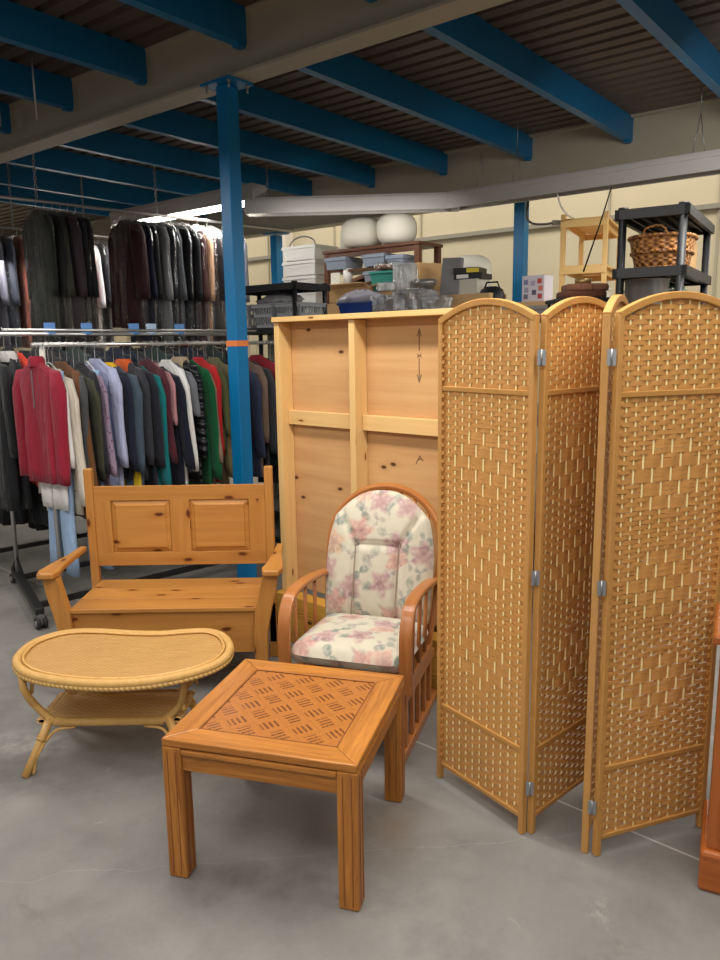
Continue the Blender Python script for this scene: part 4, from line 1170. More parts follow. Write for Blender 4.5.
for base, nm, ts in ((U1, 'nearer', (-.08, .74, 1.7)), (U3, 'farther', (.1, .66, 1.8))):
    for t_, w_ in zip(ts, ('left', 'middle', 'right')):
        chain(hang_at(base, t_ * KU, ZU), 3.5, '%s chain of the %s hanging rail' % (w_, nm))
def bagged(base, t_, mat, label, cat, w=.2, L=.72, th=.06, sl=.5, seed=0, cover=True, drop=.08, group='bagged clothes hanging from the ceiling rails', film=True, ext=.05):
    t_ *= KU; L *= 1.6; th *= 1.35; sl *= 1.3; w *= 1.12
    o = garment('bagged_' + cat, base, t_, ZU, mat, label, cat, w=w, L=L, th=th, sl=sl, seed=seed, group=group, drop=drop, hang=False, yaw=R0.uniform(-.12, .12))
    hanger(hang_at(base, t_, ZU), 'wire hanger holding the ' + label.split(' hanging')[0], False, drop, 0)
    if cover:
        rnd = random.Random(seed + 500); n = 36; rings = []; ph = rnd.random() * 6
        for z, hw in ((.02, .05), (-.0, .10), (-.05, w * .95), (-.1, w + .035), (-.2, w + .06), (-.35, w + .055), (-.5, w + .05), (-L * .85, w + .045), (-L - ext * .5, w + .05), (-L - ext, w + .055)):
            r = []
            for i in range(n):
                a = 2 * PI * i / n
                k = 1 + .10 * math.sin(5 * a + ph + z * 3) + .06 * math.sin(11 * a + ph * 2 - z * 5)
                r.append((hw * math.cos(a) * (1 + .03 * math.sin(7 * a + ph)), (th * .62 + .014) * math.sin(a) * k, z + .012 * math.sin(3 * a + ph)))
            rings.append(r)
        m = MB(); m.rings(rings, cap=False); m.build('plastic_cover', M['film'], o)['label'] = 'clear plastic garment cover'
    return o
BG = [(U1, -.09, (40, 44, 38), 'dark grey-green bagged suit hanging first on the nearer ceiling rail', 'suit', dict(L=.74, w=.23)),
      (U1, -.04, (34, 34, 33), 'charcoal bagged suit second on the nearer ceiling rail', 'suit', dict(L=.76)),
      (U1, .01, (62, 60, 48), 'olive brown bagged coat third on the nearer ceiling rail', 'coat', dict(L=.74)),
      (U1, .06, (70, 56, 62), 'mauve grey bagged dress fourth on the nearer ceiling rail', 'dress', dict(L=.7)),
      (U1, .11, (20, 20, 24), 'glossy black bagged coat ending the first cluster of bagged clothes', 'coat', dict(L=.76)),
      (U1, .16, (28, 27, 30), 'black bagged dress at the gap between the two bagged clusters', 'dress', dict(L=.7, w=.2)),
      (U1, .50, (56, 20, 26), 'maroon bagged coat starting the second cluster of bagged clothes', 'coat', dict(L=.62, w=.235, th=.11)),
      (U1, .575, (34, 36, 60), 'navy bagged dress just right of the maroon coat', 'dress', dict(L=.7)),
      (U1, .63, (30, 30, 32), 'black bagged dress second right of the maroon coat', 'dress', dict(L=.74)),
      (U1, .69, (150, 150, 150), 'silver grey bagged gown in the second cluster', 'gown', dict(L=.72, w=.2)),
      (U1, .745, (50, 52, 56), 'charcoal bagged suit right of the silver gown', 'suit', dict(L=.74)),
      (U1, .80, (90, 92, 98), 'mid grey bagged dress in the second cluster', 'dress', dict(L=.72)),
      (U1, .86, (22, 22, 26), 'shiny black bagged gown in the second cluster', 'gown', dict(L=.76)),
      (U1, .92, (32, 31, 34), 'black bagged coat left of the burgundy dress', 'coat', dict(L=.74)),
      (U1, .985, (84, 50, 48), 'burgundy brown bagged dress beside the peach gown', 'dress', dict(L=.72)),
      (U1, 1.06, (222, 176, 142), 'peach bagged gown left of the blue column', 'gown', dict(L=.74)),
      (U1, 1.14, (40, 38, 44), 'dark bagged dress behind the blue column', 'dress', dict(L=.74)),
      (U1, 1.27, (96, 96, 108), 'grey-blue bagged dress just right of the blue column', 'dress', dict(L=.7)),
      (U1, 1.34, (110, 112, 122), 'pale grey bagged dress last on the nearer ceiling rail', 'dress', dict(L=.68)),
      (U3, -.34, (60, 34, 48), 'plum bagged dress at the left edge of the photo', 'dress', dict()),
      (U3, -.25, (96, 84, 104), 'lilac grey bagged dress second from the left edge', 'dress', dict()),
      (U3, -.16, (66, 38, 54), 'wine bagged dress third from the left edge', 'dress', dict()),
      (U3, -.07, (110, 108, 122), 'silver lilac bagged dress fourth from the left edge', 'dress', dict()),
      (U3, .02, (70, 74, 88), 'blue-grey bagged dress fifth from the left edge', 'dress', dict()),
      (U3, .12, (196, 116, 96), 'coral bagged dress behind the first cluster', 'dress', dict()),
      (U3, .585, (206, 60, 56), 'bright red bagged dress seen in the gap between clusters', 'dress', dict(L=.62)),
      (U3, .64, (232, 222, 210), 'ivory bagged dress in the gap between clusters', 'dress', dict(L=.7)),
      (U3, .50, (212, 96, 70), 'orange and red bagged dress deep in the gap between clusters', 'dress', dict(L=.74)),
      (U3, .68, (224, 222, 226), 'white bagged dress behind the maroon coat', 'dress', dict(L=.74)),
      (U3, .77, (70, 70, 76), 'grey bagged suit behind the maroon coat', 'suit', dict(L=.7)),
      ]
for i, (base, t_, rgb, lab, cat, o_) in enumerate(BG):
    bagged(base, t_, CM('bag_cloth_%d' % i, rgb, rough=.6), lab, cat, seed=200 + i, **o_)

# ================================================================== STORAGE AREA BEHIND THE CRATE
def yb(s, b, z): return dict(loc=W(s, b, z), rotz=YAW_B)      # local x: right along the beam, local y: away
def storage_rack():
    t = thing('storage_rack', 'grey steel storage rack behind the plywood crate, piled with housewares', 'rack', W(2.6, 3.75, 0), YAW_B)
    Wd, D = 3.3, 1.35
    for z in (.25, 1.08, 1.89):
        m = MB(); m.box((0, 0, z - .02), (Wd, D, .04)); m.build('deck_board', M['greyrack'], t)
        for e in (-1, 1): m = MB(); m.box((0, e * (D / 2 - .02), z - .06), (Wd, .04, .07)); m.build('beam', M['greyrack'], t)
    for x in (-Wd / 2 + .03, 0, Wd / 2 - .03):
        for e in (-1, 1): m = MB(); m.box((x, e * (D / 2 - .03), .93), (.06, .05, 1.86), grain=2); m.build('upright', M['greyrack'], t)
M['greyrack'] = plain('grey_rack', srgb(140, 136, 130), .5)
storage_rack()
ZP = 1.89
def desk():
    t = thing('wooden_desk', 'dark wooden desk with shelves standing on the storage rack, two round lampshades on it', 'desk', W(2.9, 4.73, ZP), YAW_B)
    Dk = M['darkwood']; w, d, h = 1.2, .42, .68
    m = MB(); m.box((0, 0, h - .015), (w, d, .03)); m.build('desktop', Dk, t, bevel=.005)
    m = MB(); m.box((0, 0, .47), (w - .08, d - .04, .022)); m.build('shelf', Dk, t)
    m = MB(); m.box((0, 0, .33), (w - .08, d - .04, .022)); m.build('shelf', Dk, t)
    for x in (-w / 2 + .04, w / 2 - .04):
        for y in (-d / 2 + .04, d / 2 - .04): m = MB(); m.box((x, y, (h - .03) / 2), (.055, .055, h - .03), grain=2); m.build('leg', Dk, t, bevel=.004)
    m = MB(); m.box((0, -d / 2 + .03, h - .055), (w - .1, .02, .05)); m.build('apron', Dk, t)
desk()
def lampshade(s, b, z, r, h, label):
    t = thing('lampshade', label, 'lampshade', W(s, b, z), YAW_B, 'round white lampshades on the desk')
    m = MB(); prof = [(.05, 0)] + [(r * (abs(math.cos(a)) ** .62), h / 2 + h / 2 * math.copysign(abs(math.sin(a)) ** .85, math.sin(a))) for a in [-PI / 2 * .93 + PI * .93 * i / 18 for i in range(19)]] + [(.05, h)]
    m.lathe(prof, seg=36); m.build('shade', M['paper'], t)
    m = MB(); m.tube([(.05 * math.cos(2 * PI * i / 16), .05 * math.sin(2 * PI * i / 16), h) for i in range(16)], .005, 6, closed=True); m.build('wire_ring', M['galv'], t)
lampshade(2.85, 4.92, 2.57, .225, .30, 'larger round white paper lampshade on the dark desk, on the left')
lampshade(2.85, 4.50, 2.57, .2, .30, 'round white paper lampshade on the right end of the dark desk')
lampshade(3.0, 5.23, 2.57, .09, .18, 'small white shade at the left end of the dark desk, half behind the larger one')
def tote(name, s, b, z, w, d, h, mat, label, cat='bin', lid=True, group=None, taper=.9):
    t = thing(name, label, cat, W(s, b, z), YAW_B, group)
    m = MB(); th = .006
    def ring(k, zz, ins=0): return [(x * (w / 2 * k - ins), y * (d / 2 * k - ins), zz) for x, y in ((-1, -1), (1, -1), (1, 1), (-1, 1))]
    m.rings([ring(taper, 0), ring(1, h), ring(1, h, th), ring(taper, th, th)], smooth=False); m.build('tub', mat, t, bevel=.006)
    m = MB(); m.rings([ring(1.05, h - .018), ring(1.05, h), ring(1, h, .004), ring(1, h - .018, -.001)], smooth=False, cap=False); m.build('rim', mat, t)
    if lid: m = MB(); m.box((0, 0, h + .006), (w * 1.04, d * 1.04, .014)); m.box((0, 0, h + .016), (w * .86, d * .8, .01)); m.build('lid', mat, t, bevel=.004)
    return t
for (s, b, z, w, h, l) in ((2.82, 5.14, 2.375, .27, .125, 'blue-grey lidded bin at the left end of the desk shelf'), (2.82, 4.66, 2.375, .27, .12, 'blue-grey lidded bin in the middle of the desk upper shelf'), (2.82, 4.40, 2.375, .2, .09, 'flat pale grey bin right of the middle one on the desk shelf'), (2.82, 4.66, 2.235, .24, .1, 'blue-grey bin on the desk lower shelf beside the teal crate')):
    tote('plastic_bin', s, b, z, w, .3, h - .02, M['greybin'], l, group='bins on the desk shelves')
for k in range(5): tote('white_bin', 3.0, 5.78, ZP + k * .16, .47, .36, .135, M['white'], 'white lidded bin, %s of the stack left of the desk' % ('lowest', 'second from bottom', 'middle one', 'second from top', 'topmost')[k], group='stack of white bins')
m = MB(); m.rings([[(x, y, z) for x, y in ((-.12, -.01), (.12, -.01), (.12, .01), (-.12, .01))] for z in (0, .01)], smooth=False)
pts = [(.19 * math.cos(a), 0, .1 * math.sin(a)) for a in [PI * i / 12 for i in range(13)]]
m.tube(pts, .008, 6); o = m.build('metal_hoop', M['galv'], **yb(2.95, 5.84, ZP + .80 + .0)); tag(o, 'bent metal hoop handle lying on the topmost white bin', 'hoop')

def carton(name, s, b, z, w, d, h, label, mat=None, open_=False, cat='box', yaw=0):
    t = thing(name, label, cat, W(s, b, z), YAW_B + yaw); mat = mat or M['card']
    m = MB()
    if open_:
        th = .008; m.box((0, 0, th / 2), (w, d, th))
        for e in (-1, 1): m.box((e * (w / 2 - th / 2), 0, h / 2), (th, d, h), grain=1); m.box((0, e * (d / 2 - th / 2), h / 2), (w, th, h), grain=0)
        m.build('carton_body', mat, t)
        for e in (-1, 1):
            f = MB(); f.bar((0, e * d / 2, h), (0, e * (d / 2 + .11), h + .03), w - .02, .006); f.build('flap', mat, t)
            f = MB(); f.bar((e * w / 2, 0, h), (e * (w / 2 + .1), 0, h + .02), d - .02, .006); f.build('flap', mat, t)
    else:
        m.box((0, 0, h / 2), (w, d, h)); m.build('carton_body', mat, t, bevel=.004)
        f = MB(); f.box((0, 0, h + .0008), (w * .99, .05, .0016)); f.build('packing_tape', plain('packing_tape', srgb(206, 176, 130), .3), t)
    return t
carton('open_carton', 2.52, 4.72, 2.02, .5, .3, .14, 'open cardboard box with flaps spread, below the dark desk', open_=True)
carton('carton', 2.52, 4.72, ZP, .56, .3, .128, 'closed cardboard box under the open flapped one', )
tote('teal_crate', 2.56, 4.36, 2.1, .28, .3, .19, M['teal'], 'teal plastic crate right of the open cardboard box', 'crate', lid=False, taper=.85)
carton('carton', 2.56, 4.36, ZP, .3, .3, .205, 'cardboard box hidden beneath the teal crate')
# wrapped bread-coloured bundle on the teal crate
def bundle():
    t = thing('wicker_tray', 'small brown wicker tray in plastic wrap on the teal crate', 'tray', W(2.6, 4.39, 2.292), YAW_B)
    m = MB(); m.lathe([(.1, .02), (.13, .025), (.15, .06), (.145, .06), (.12, .035), (.02, .03)], seg=28); m.build('tray', M['wicker'], t)
    m = MB(); m.lathe([(.155, .015), (.165, .05), (.15, .085), (.08, .1), (.01, .102)], seg=24); m.build('wrap', M['clear'], t)
def wicker():
    t = NT('wicker'); uv = t.uv(); x, y, _ = t.sep(uv)
    h = t.math('MULTIPLY', t.math('SINE', t.math('MULTIPLY', x, 150)), t.math('SINE', t.math('ADD', t.math('MULTIPLY', y, 110), t.math('MULTIPLY', t.math('FLOOR', t.math('MULTIPLY', x, 23.9)), 3.14))))
    c = t.mix(t.math('ADD', .5, t.math('MULTIPLY', h, .5)), srgb(96, 52, 20), srgb(206, 142, 76))
    t.bump(h, .9, .008); return t.fin(c, .55)
M['wicker'] = wicker()
bundle()
def roll(s, b, z, r, h, label):
    t = thing('paper_roll', label, 'roll', W(s, b, z), 0, 'wrapped paper rolls')
    m = MB(); m.lathe([(.02, 0), (r * .95, 0), (r, .01), (r, h - .01), (r * .95, h), (.022, h), (.02, h - .02)], seg=28); m.build('roll', M['white'], t)
    m = MB(); m.lathe([(r + .004, -.0), (r + .008, h * .3), (r + .004, h * .7), (r + .006, h + .004), (.02, h + .012)], seg=20); m.build('wrapper', M['clear'], t)
roll(2.3, 4.02, 2.085, .105, .235, 'tall white wrapped roll before the cardboard carton')
roll(2.2, 4.14, 2.085, .09, .07, 'flat white wrapped roll left of the tall one')
carton('carton', 2.28, 4.06, ZP, .42, .3, .19, 'low cardboard box under the white wrapped rolls')
ct = carton('shipping_carton', 2.72, 4.09, ZP, .3, .34, .46, 'upright cardboard carton with a white printed label, right of the rolls', yaw=-.35)
m = MB(); m.box((.06, -.1715, .3), (.15, .003, .2)); m.build('printed_label', plain('label_white', srgb(234, 226, 208), .6), ct)
for k in range(5): m = MB(); m.box((.06, -.1735, .36 - k * .03), (.11 - (k % 2) * .03, .002, .008)); m.build('text_line', plain('label_ink', srgb(130, 120, 110), .6), ct)
o = MB().box((0, 0, .16), (.19, .05, .32)).build('felt_slab', M['grayslab'], bevel=.006, **yb(2.4, 3.61, 2.03)); o.rotation_euler = (-.08, .05, YAW_B); tag(o, 'upright grey felt slab leaning behind the screen top', 'slab')
carton('carton', 2.42, 3.5, ZP, .7, .3, .138, 'low brown carton carrying the grey slab and black boxes', M['darkcard'] if 'darkcard' in M else None)
t = thing('bowl_shade', 'large white dome shade behind the yellow-labelled boxes', 'shade', W(2.95, 3.73, 2.03), YAW_B)
m = MB(); m.lathe([(.2, 0), (.2, .28), (.197, .30), (.17, .35), (.11, .385), (.02, .395)], seg=32); m.build('dome', M['paper'], t)
for i, (db, z, w, h, mat, l) in enumerate(((0, 2.03, .25, .13, 'pale_box', 'pale grey box lowest in the stack beside the grey slab'), (-.02, 2.161, .26, .045, 'blackbox', 'black flat box in the middle of the stack beside the grey slab'), (.01, 2.207, .23, .05, 'blackbox', 'black box with a yellow label on top of the stack'))):
    if mat not in M: M[mat] = plain(mat, srgb(196, 190, 178) if mat == 'pale_box' else srgb(34, 34, 34), .5)
    t = thing('stacked_box', l, 'box', W(2.5, 3.46 + db, z), YAW_B + .1 * i, 'boxes stacked beside the grey slab')
    m = MB(); m.box((0, 0, h / 2), (w, .22, h)); m.build('box_body', M[mat], t, bevel=.003)
    if i: m = MB(); m.box((.06 if i == 2 else -.05, -.111, h / 2), (.11, .003, h * .7)); m.build('label_patch', M['yellow'] if i == 2 else M['white'], t)
def camera_bag():
    t = thing('black_bag', 'small black bag just above the first arched screen panel', 'bag', W(2.4, 3.2, ZP), YAW_B)
    m = MB(); m.rings([[(.12 * k * math.copysign(abs(math.cos(2 * PI * i / 20)) ** .7, math.cos(2 * PI * i / 20)), .08 * k * math.sin(2 * PI * i / 20), z) for i in range(20)] for z, k in ((0, .85), (.03, 1), (.11, .98), (.17, .8), (.195, .4))]); m.build('body', M['black'], t)
    m = MB(); m.tube([(-.08, 0, .16), (-.05, 0, .23), (.05, 0, .23), (.08, 0, .16)], .008, 6); m.build('strap', M['black'], t)
camera_bag()
tote('blue_tub', 2.08, 4.33, ZP, .38, .24, .1, M['bluebin'], 'blue plastic tub on the edge of the storage rack above the crate', 'tub', lid=False)
t = thing('plastic_pile', 'crumpled pile of grey plastic sheeting on the blue tub', 'plastic sheeting', W(2.1, 4.35, 1.975), YAW_B)
m = MB(); rnd = random.Random(5)
m.rings([[(.25 * k * math.cos(2 * PI * i / 24) * (1 + .12 * math.sin(5 * i + z * 40)), .12 * k * math.sin(2 * PI * i / 24) * (1 + .12 * math.cos(3 * i)), z + .012 * math.sin(4 * i + k * 9)) for i in range(24)] for z, k in ((.0, .9), (.03, 1.05), (.07, .95), (.1, .7), (.125, .3))]); m.build('sheet', plain('grey_sheet', srgb(160, 156, 166), .35, var=.3, vscale=20, bump=.6, bscale=30), t)
for (b, w, h, l) in ((4.02, .26, .13, 'clear storage box left of the three on the rack edge'), (3.76, .3, .17, 'middle clear storage box on the rack edge'), (3.54, .16, .11, 'small clear storage box nearest the woven screen')):
    t = tote('clear_storage_box', 2.08, b, ZP, w, .24, h, M['clear'], l, 'storage box', group='clear storage boxes on the rack edge')
    m = MB(); m.box((0, 0, h * .35), (w * .75, .17, h * .55)); m.build('contents', plain('pale_contents', srgb(206, 190, 178), .8, var=.4, vscale=25), t)
m = MB(); m.lathe([(.04, 0), (.06, .004), (.095, .05), (.1, .09), (.094, .088), (.055, .02), (.01, .015)], seg=28); o = m.build('serving_bowl', plain('steel_bowl', srgb(150, 146, 140), .3, .6), **yb(2.3, 3.80, 2.082)); tag(o, 'grey metal bowl beside the white rolls', 'bowl')
pc = carton('printed_carton', 2.3, 2.74, 1.935, .19, .16, .2, 'pale carton printed with small pictures, right of the far blue column', plain('pale_print', srgb(198, 190, 196), .6))
for (x, z, c) in ((-.06, .15, (120, 120, 150)), (-.055, .09, (150, 140, 160)), (-.06, .04, (110, 100, 120)), (.0, .14, (160, 150, 170)), (.01, .07, (90, 84, 104)), (.055, .155, (176, 70, 60)), (.065, .1, (196, 110, 90)), (.06, .04, (170, 60, 60))):
    m = MB(); m.box((x, -.081, z), (.036, .002, .038)); m.build('printed_picture', plain('print_%d_%d' % (x * 1000, z * 1000), srgb(*c), .6), pc)
carton('flat_carton', 2.3, 2.66, ZP, .4, .3, .042, 'flat cardboard sheet box under the printed carton')
m = MB(); m.lathe([(.045, 0), (.05, .15), (.052, .15), (.047, .0)], seg=20); o = m.build('white_pitcher', M['white'], **yb(2.75, 5.04, 2.232)); tag(o, 'white pitcher on the left of the desk lower shelf', 'pitcher')
o = MB().box((0, 0, .075), (.12, .012, .15)).build('paper_card', M['paper'], **yb(2.72, 5.18, 2.232)); tag(o, 'white card standing left of the white pitcher', 'card')
o = MB().box((0, 0, .02), (.22, .16, .035)).build('brown_book', plain('brown_cover', srgb(104, 66, 40), .5), bevel=.003, **yb(2.78, 4.84, 2.232)); o.rotation_euler = (0, -.25, YAW_B); tag(o, 'brown book lying tilted on the desk lower shelf', 'book'); o.location.z += .03

# ---- black plastic shelf with laundry baskets, left of the crate top
def plastic_shelf(loc, yaw, w, d, tiers, label, ph=.05):
    t = thing('plastic_shelf', label, 'shelf', loc, yaw)
    for i, z in enumerate(tiers):
        m = MB(); m.box((w / 2, d / 2, z - .008), (w - .02, d - .02, .012))
        for e in (.012, d - .012): m.box((w / 2, e, z - ph / 2), (w, .024, ph))
        for e in (.012, w - .012): m.box((e, d / 2, z - ph / 2), (.024, d, ph), grain=1)
        for k in range(1, 6): m.box((w * k / 6, d / 2, z - ph * .45), (.012, d - .03, ph * .6), grain=1)
        m.build('shelf_tier', M['black'], t)
    for x in (.035, w - .035):
        for y in (.035, d - .035):
            m = MB(); m.tube([(x, y, 0), (x, y, tiers[-1] - .01)], .021, 12); m.build('post', M['black'], t)
            m = MB(); m.tube([(x, y, tiers[-1] - .0), (x, y, tiers[-1] + .012)], .026, 12); m.build('post_cap', M['black'], t)
    return t
# near corner of the first unit, long side running away to the left
LC = W(1.4, 5.42)
plastic_shelf((LC.x, LC.y, 0), YAW_B, .9, .46, (.14, .6, 1.1, 1.78, 2.15), 'black plastic shelf behind the blue column, holding grey laundry baskets', .055)
def basket(s, b, label):
    t = thing('laundry_basket', label, 'basket', W(s, b, 1.782), YAW_B, 'grey laundry baskets in a row')
    w, d, h = .28, .36, .2
    def P(k, x, y, z): return (x * (w / 2) * k, y * (d / 2) * k, z)
    m = MB(); m.box((0, 0, .006), (w * .8, d * .8, .012)); m.build('bottom', M['greyplastic'], t)
    m = MB()
    c = [(-1, -1), (1, -1), (1, 1), (-1, 1)]
    for (x0, y0), (x1, y1) in zip(c, c[1:] + c[:1]):
        for z, k in ((.012, .8), (.105, .9), (h - .012, 1.0)):
            a = Vector(P(k, x0, y0, z)); e = Vector(P(k, x1, y1, z)); m.bar(a, e, .008, .028 if z < h - .02 else .034)
        n = 9
        for i in range(n + 1):
            u = i / n; p = Vector((x0 + (x1 - x0) * u, y0 + (y1 - y0) * u, 0))
            wd = .03 if i in (0, n) else .011
            m.bar(P(.8, p.x, p.y, .012), P(1, p.x, p.y, h - .01), wd, .006, (p.x, p.y, 0))
    m.build('lattice_side', M['greyplastic'], t)
    m = MB(); m.rings([[P(k, x, y, z) for x, y in c] for z, k in ((h - .012, 1.0), (h, 1.06), (h + .006, 1.06), (h + .006, 1.0))], cap=False, smooth=False); m.build('rim', M['greyplastic'], t)
basket(1.62, 5.26, 'grey laundry basket hidden partly by the blue column')
basket(1.62, 4.96, 'middle grey laundry basket on the black shelf')
basket(1.62, 4.67, 'grey laundry basket at the right end, above the plywood crate')
t = thing('plastic_bundle', 'heap of crinkled clear plastic bags lying on the laundry baskets', 'plastic bags', W(1.62, 4.9, 1.995), YAW_B)
m = MB(); m.rings([[(.26 * k * math.cos(2 * PI * i / 24) * (1 + .15 * math.sin(5 * i + z * 40)), .13 * k * math.sin(2 * PI * i / 24), z + .014 * math.sin(4 * i + k * 9)) for i in range(24)] for z, k in ((.0, .9), (.02, 1.0), (.05, .8), (.08, .5), (.1, .2))]); m.build('bags', plain('grey_plastic_bags', srgb(150, 148, 150), .2, var=.5, vscale=14, bump=.8, bscale=24), t)

# ---- black shelf unit on the right with wicker basket
RC_ = Vector((1.40, 4.17, 0)); yawS = -.555
SU = plastic_shelf((1.365, 4.195, 0), yawS, .37, .92, (.12, .52, .92, 1.3, 1.66, 2.0, 2.3), 'black plastic shelf unit behind the right-hand screen panel, with a wicker basket', .05)
def OnS(x, y, z):
    c, s_ = math.cos(yawS), math.sin(yawS); return (1.365 + c * x - s_ * y, 4.195 + s_ * x + c * y, z)
def wicker_basket():
    t = thing('wicker_basket', 'brown wicker basket with small handles on the black shelf unit', 'basket', OnS(.19, .31, 2.001), yawS)
    n = 40; m = MB()
    def ring(k, z): return [(.168 * k * math.copysign(abs(math.cos(2 * PI * i / n)) ** .85, math.cos(2 * PI * i / n)), .22 * k * math.copysign(abs(math.sin(2 * PI * i / n)) ** .85, math.sin(2 * PI * i / n)), z) for i in range(n)]
    m.rings([ring(.8, 0), ring(.85, .045), ring(.93, .105), ring(1.0, .17), ring(.96, .17), ring(.88, .09), ring(.74, .012)]); m.build('body', M['wicker'], t)
    for z, k in ((.17, 1.0), (.09, .915), (.005, .81)):
        m = MB(); m.tube(ring(k, z), .011, 8, closed=True); m.build('rim', M['wicker'], t)
    for e in (-1, 1):
        m = MB(); m.tube(bez([(-.06, e * .21, .17), (-.045, e * .215, .205), (0, e * .22, .215), (.045, e * .215, .205), (.06, e * .21, .17)], 5), .007, 6); m.build('handle', M['wicker'], t)
wicker_basket()
bx = thing('cardboard_box', 'tan cardboard box beside the wicker basket on the black shelf unit', 'box', OnS(.2, .70, 2.001), yawS)
m = MB(); m.box((0, 0, .095), (.2, .18, .19)); m.build('box_body', M['card'], bx, bevel=.004)
m = MB(); m.box((0, 0, .191), (.2, .04, .002)); m.build('packing_tape', plain('tape_b', srgb(206, 176, 130), .3), bx)
m = MB(); m.lathe([(.05, 0), (.06, .004), (.11, .022), (.115, .03), (.108, .028), (.05, .012), (.01, .01)], seg=28); o = m.build('serving_dish', M['dishblue'], loc=OnS(.17, .33, 2.3005)); tag(o, 'blue-grey dish on top of the black shelf unit', 'dish')
def pot(x, y, r, h, mat, label):
    t = thing('stock_pot', label, 'pot', OnS(x, y, 1.661), yawS)
    m = MB(); m.lathe([(r * .93, 0), (r, .01), (r, h), (r + .006, h), (r + .004, h + .004), (r - .004, h), (r - .004, .01), (.01, .008)], seg=36); m.build('pot_body', mat, t)
    for e in (-1, 1): m = MB(); m.tube(bez([(e * r, -.035, h * .8), (e * (r + .02), -.025, h * .82), (e * (r + .02), .025, h * .82), (e * r, .035, h * .8)], 4), .005, 6); m.build('handle', M['steel'], t)
pot(.14, .2, .115, .285, M['steel'], 'large shiny steel stock pot on the black shelf unit, below the wicker basket')
m = MB(); m.lathe([(.05, 0), (.06, .01), (.065, .2), (.055, .25), (.045, .26), (.0, .262)], seg=28); o = m.build('green_canister', plain('sage_green', srgb(108, 160, 126), .4), loc=OnS(.25, .4, 1.661)); tag(o, 'sage green canister right of the steel stock pot', 'canister')
m = MB(); m.lathe([(.06, 0), (.07, .01), (.08, .2), (.06, .235), (.02, .25), (.0, .252)], seg=24); o = m.build('white_jar', M['white'], loc=OnS(.25, .68, 1.661)); tag(o, 'white jar on the far end of the black shelf unit under the cardboard box', 'jar')

# ---- pine shelf
def pine_shelf():
    a = Vector((1.515, 6.0)); yaw = YAW_J - PI / 2 + .18
    t = thing('pine_shelf', 'unfinished pine shelf unit between the far blue column and the black shelf unit', 'shelf', (1.9, 7.36, 0), -.45)
    Wp = M['shelfpine']; w, d, h = .42, 1.0, 2.78
    for x in (.02, w - .02):
        for y in (.02, d - .02): m = MB(); m.box((x, y, h / 2), (.042, .055, h), grain=2); m.build('post', Wp, t, bevel=.003)
    for z in (.3, .85, 1.4, 1.9, 2.3, 2.72):
        for y in (.0, d): m = MB(); m.box((w / 2, y + (-.012 if y == 0 else .012), z - .03), (w, .022, .06)); m.build('cross_rail', Wp, t, bevel=.002)
        m = MB(); m.box((w / 2, d / 2, z + .01), (w, d, .018), grain=1); m.build('shelf_board', Wp, t)
        for x in (.045, w - .045): m = MB(); m.box((x, d / 2, z - .03), (.02, d - .05, .05), grain=1); m.build('side_rail', Wp, t)
    for z in (1.4, 1.9):
        tote('storage_tote', 0, 0, 0, .3, .5, .22, M['white'], 'white tote on the pine shelf, %s one' % ('lower' if z < 1.6 else 'upper'), group=None).matrix_world = t.matrix_basis @ Matrix.Translation((w / 2, d * .55, z + .02))
pine_shelf()
# ---- black wire stand with folded brown blankets
def stand():
    loc = (1.19, 4.5, 0); yaw = .05
    t = thing('wire_stand', 'black metal wire stand holding folded brown blankets, above the hinge of the screen', 'stand', loc, yaw)
    w, d, h = .3, .28, 1.9
    for x in (0, w):
        for y in (0, d): m = MB(); m.tube([(x, y, 0), (x, y, h - .045)], .009, 8); m.build('leg', M['blackmetal'], t)
    for z in (.3, 1.1, h - .09):
        m = MB()
        for a, b in (((0, 0), (w, 0)), ((w, 0), (w, d)), ((w, d), (0, d)), ((0, d), (0, 0))): m.tube([(*a, z), (*b, z)], .007, 6)
        for k in range(1, 8): m.tube([(w * k / 8, 0, z), (w * k / 8, d, z)], .004, 5)
        m.build('wire_shelf', M['blackmetal'], t)
    m = MB(); m.box((w / 2, d / 2, h - .04), (w + .04, d + .04, .022)); m.build('top_tray', M['blackmetal'], t, bevel=.004)
    m = MB()
    for k in range(8): m.tube([(w * k / 7, -.004, h - .09), (w * k / 7, -.004, h - .2)], .004, 5)
    m.tube([(0, -.004, h - .2), (w, -.004, h - .2)], .006, 6); m.build('front_grille', M['blackmetal'], t)
    zz = h - .028
    for i, (wd, c, l) in enumerate(((.27, (112, 70, 52), 'lower folded brown blanket on the black wire stand'), (.25, (150, 104, 80), 'upper folded brown blanket on the black wire stand'))):
        m = MB(); hh = .04; n = 28
        m.rings([[(wd / 2 * k * math.copysign(abs(math.cos(2 * PI * j / n)) ** .5, math.cos(2 * PI * j / n)), .11 * k * math.copysign(abs(math.sin(2 * PI * j / n)) ** .5, math.sin(2 * PI * j / n)), z) for j in range(n)] for z, k in ((0, .94), (.008, 1), (hh - .008, 1), (hh, .94))])
        o = m.build('folded_blanket', CM('blanket_%d' % i, c), loc=(loc[0] + w / 2 - .01 + .02 * i, loc[1] + d / 2, zz), rotz=yaw); zz += hh + .001; tag(o, l, 'blanket', 'folded brown blankets')
    m = MB(); m.lathe([(.03, 0), (.045, .002), (.05, .03), (.03, .034), (.0, .035)], seg=20); o = m.build('brass_bowl', plain('brass', srgb(170, 140, 90), .35, .6), loc=(loc[0] + w / 2, loc[1] + d / 2, zz)); tag(o, 'small brass bowl turned over on the brown blankets', 'bowl')
stand()
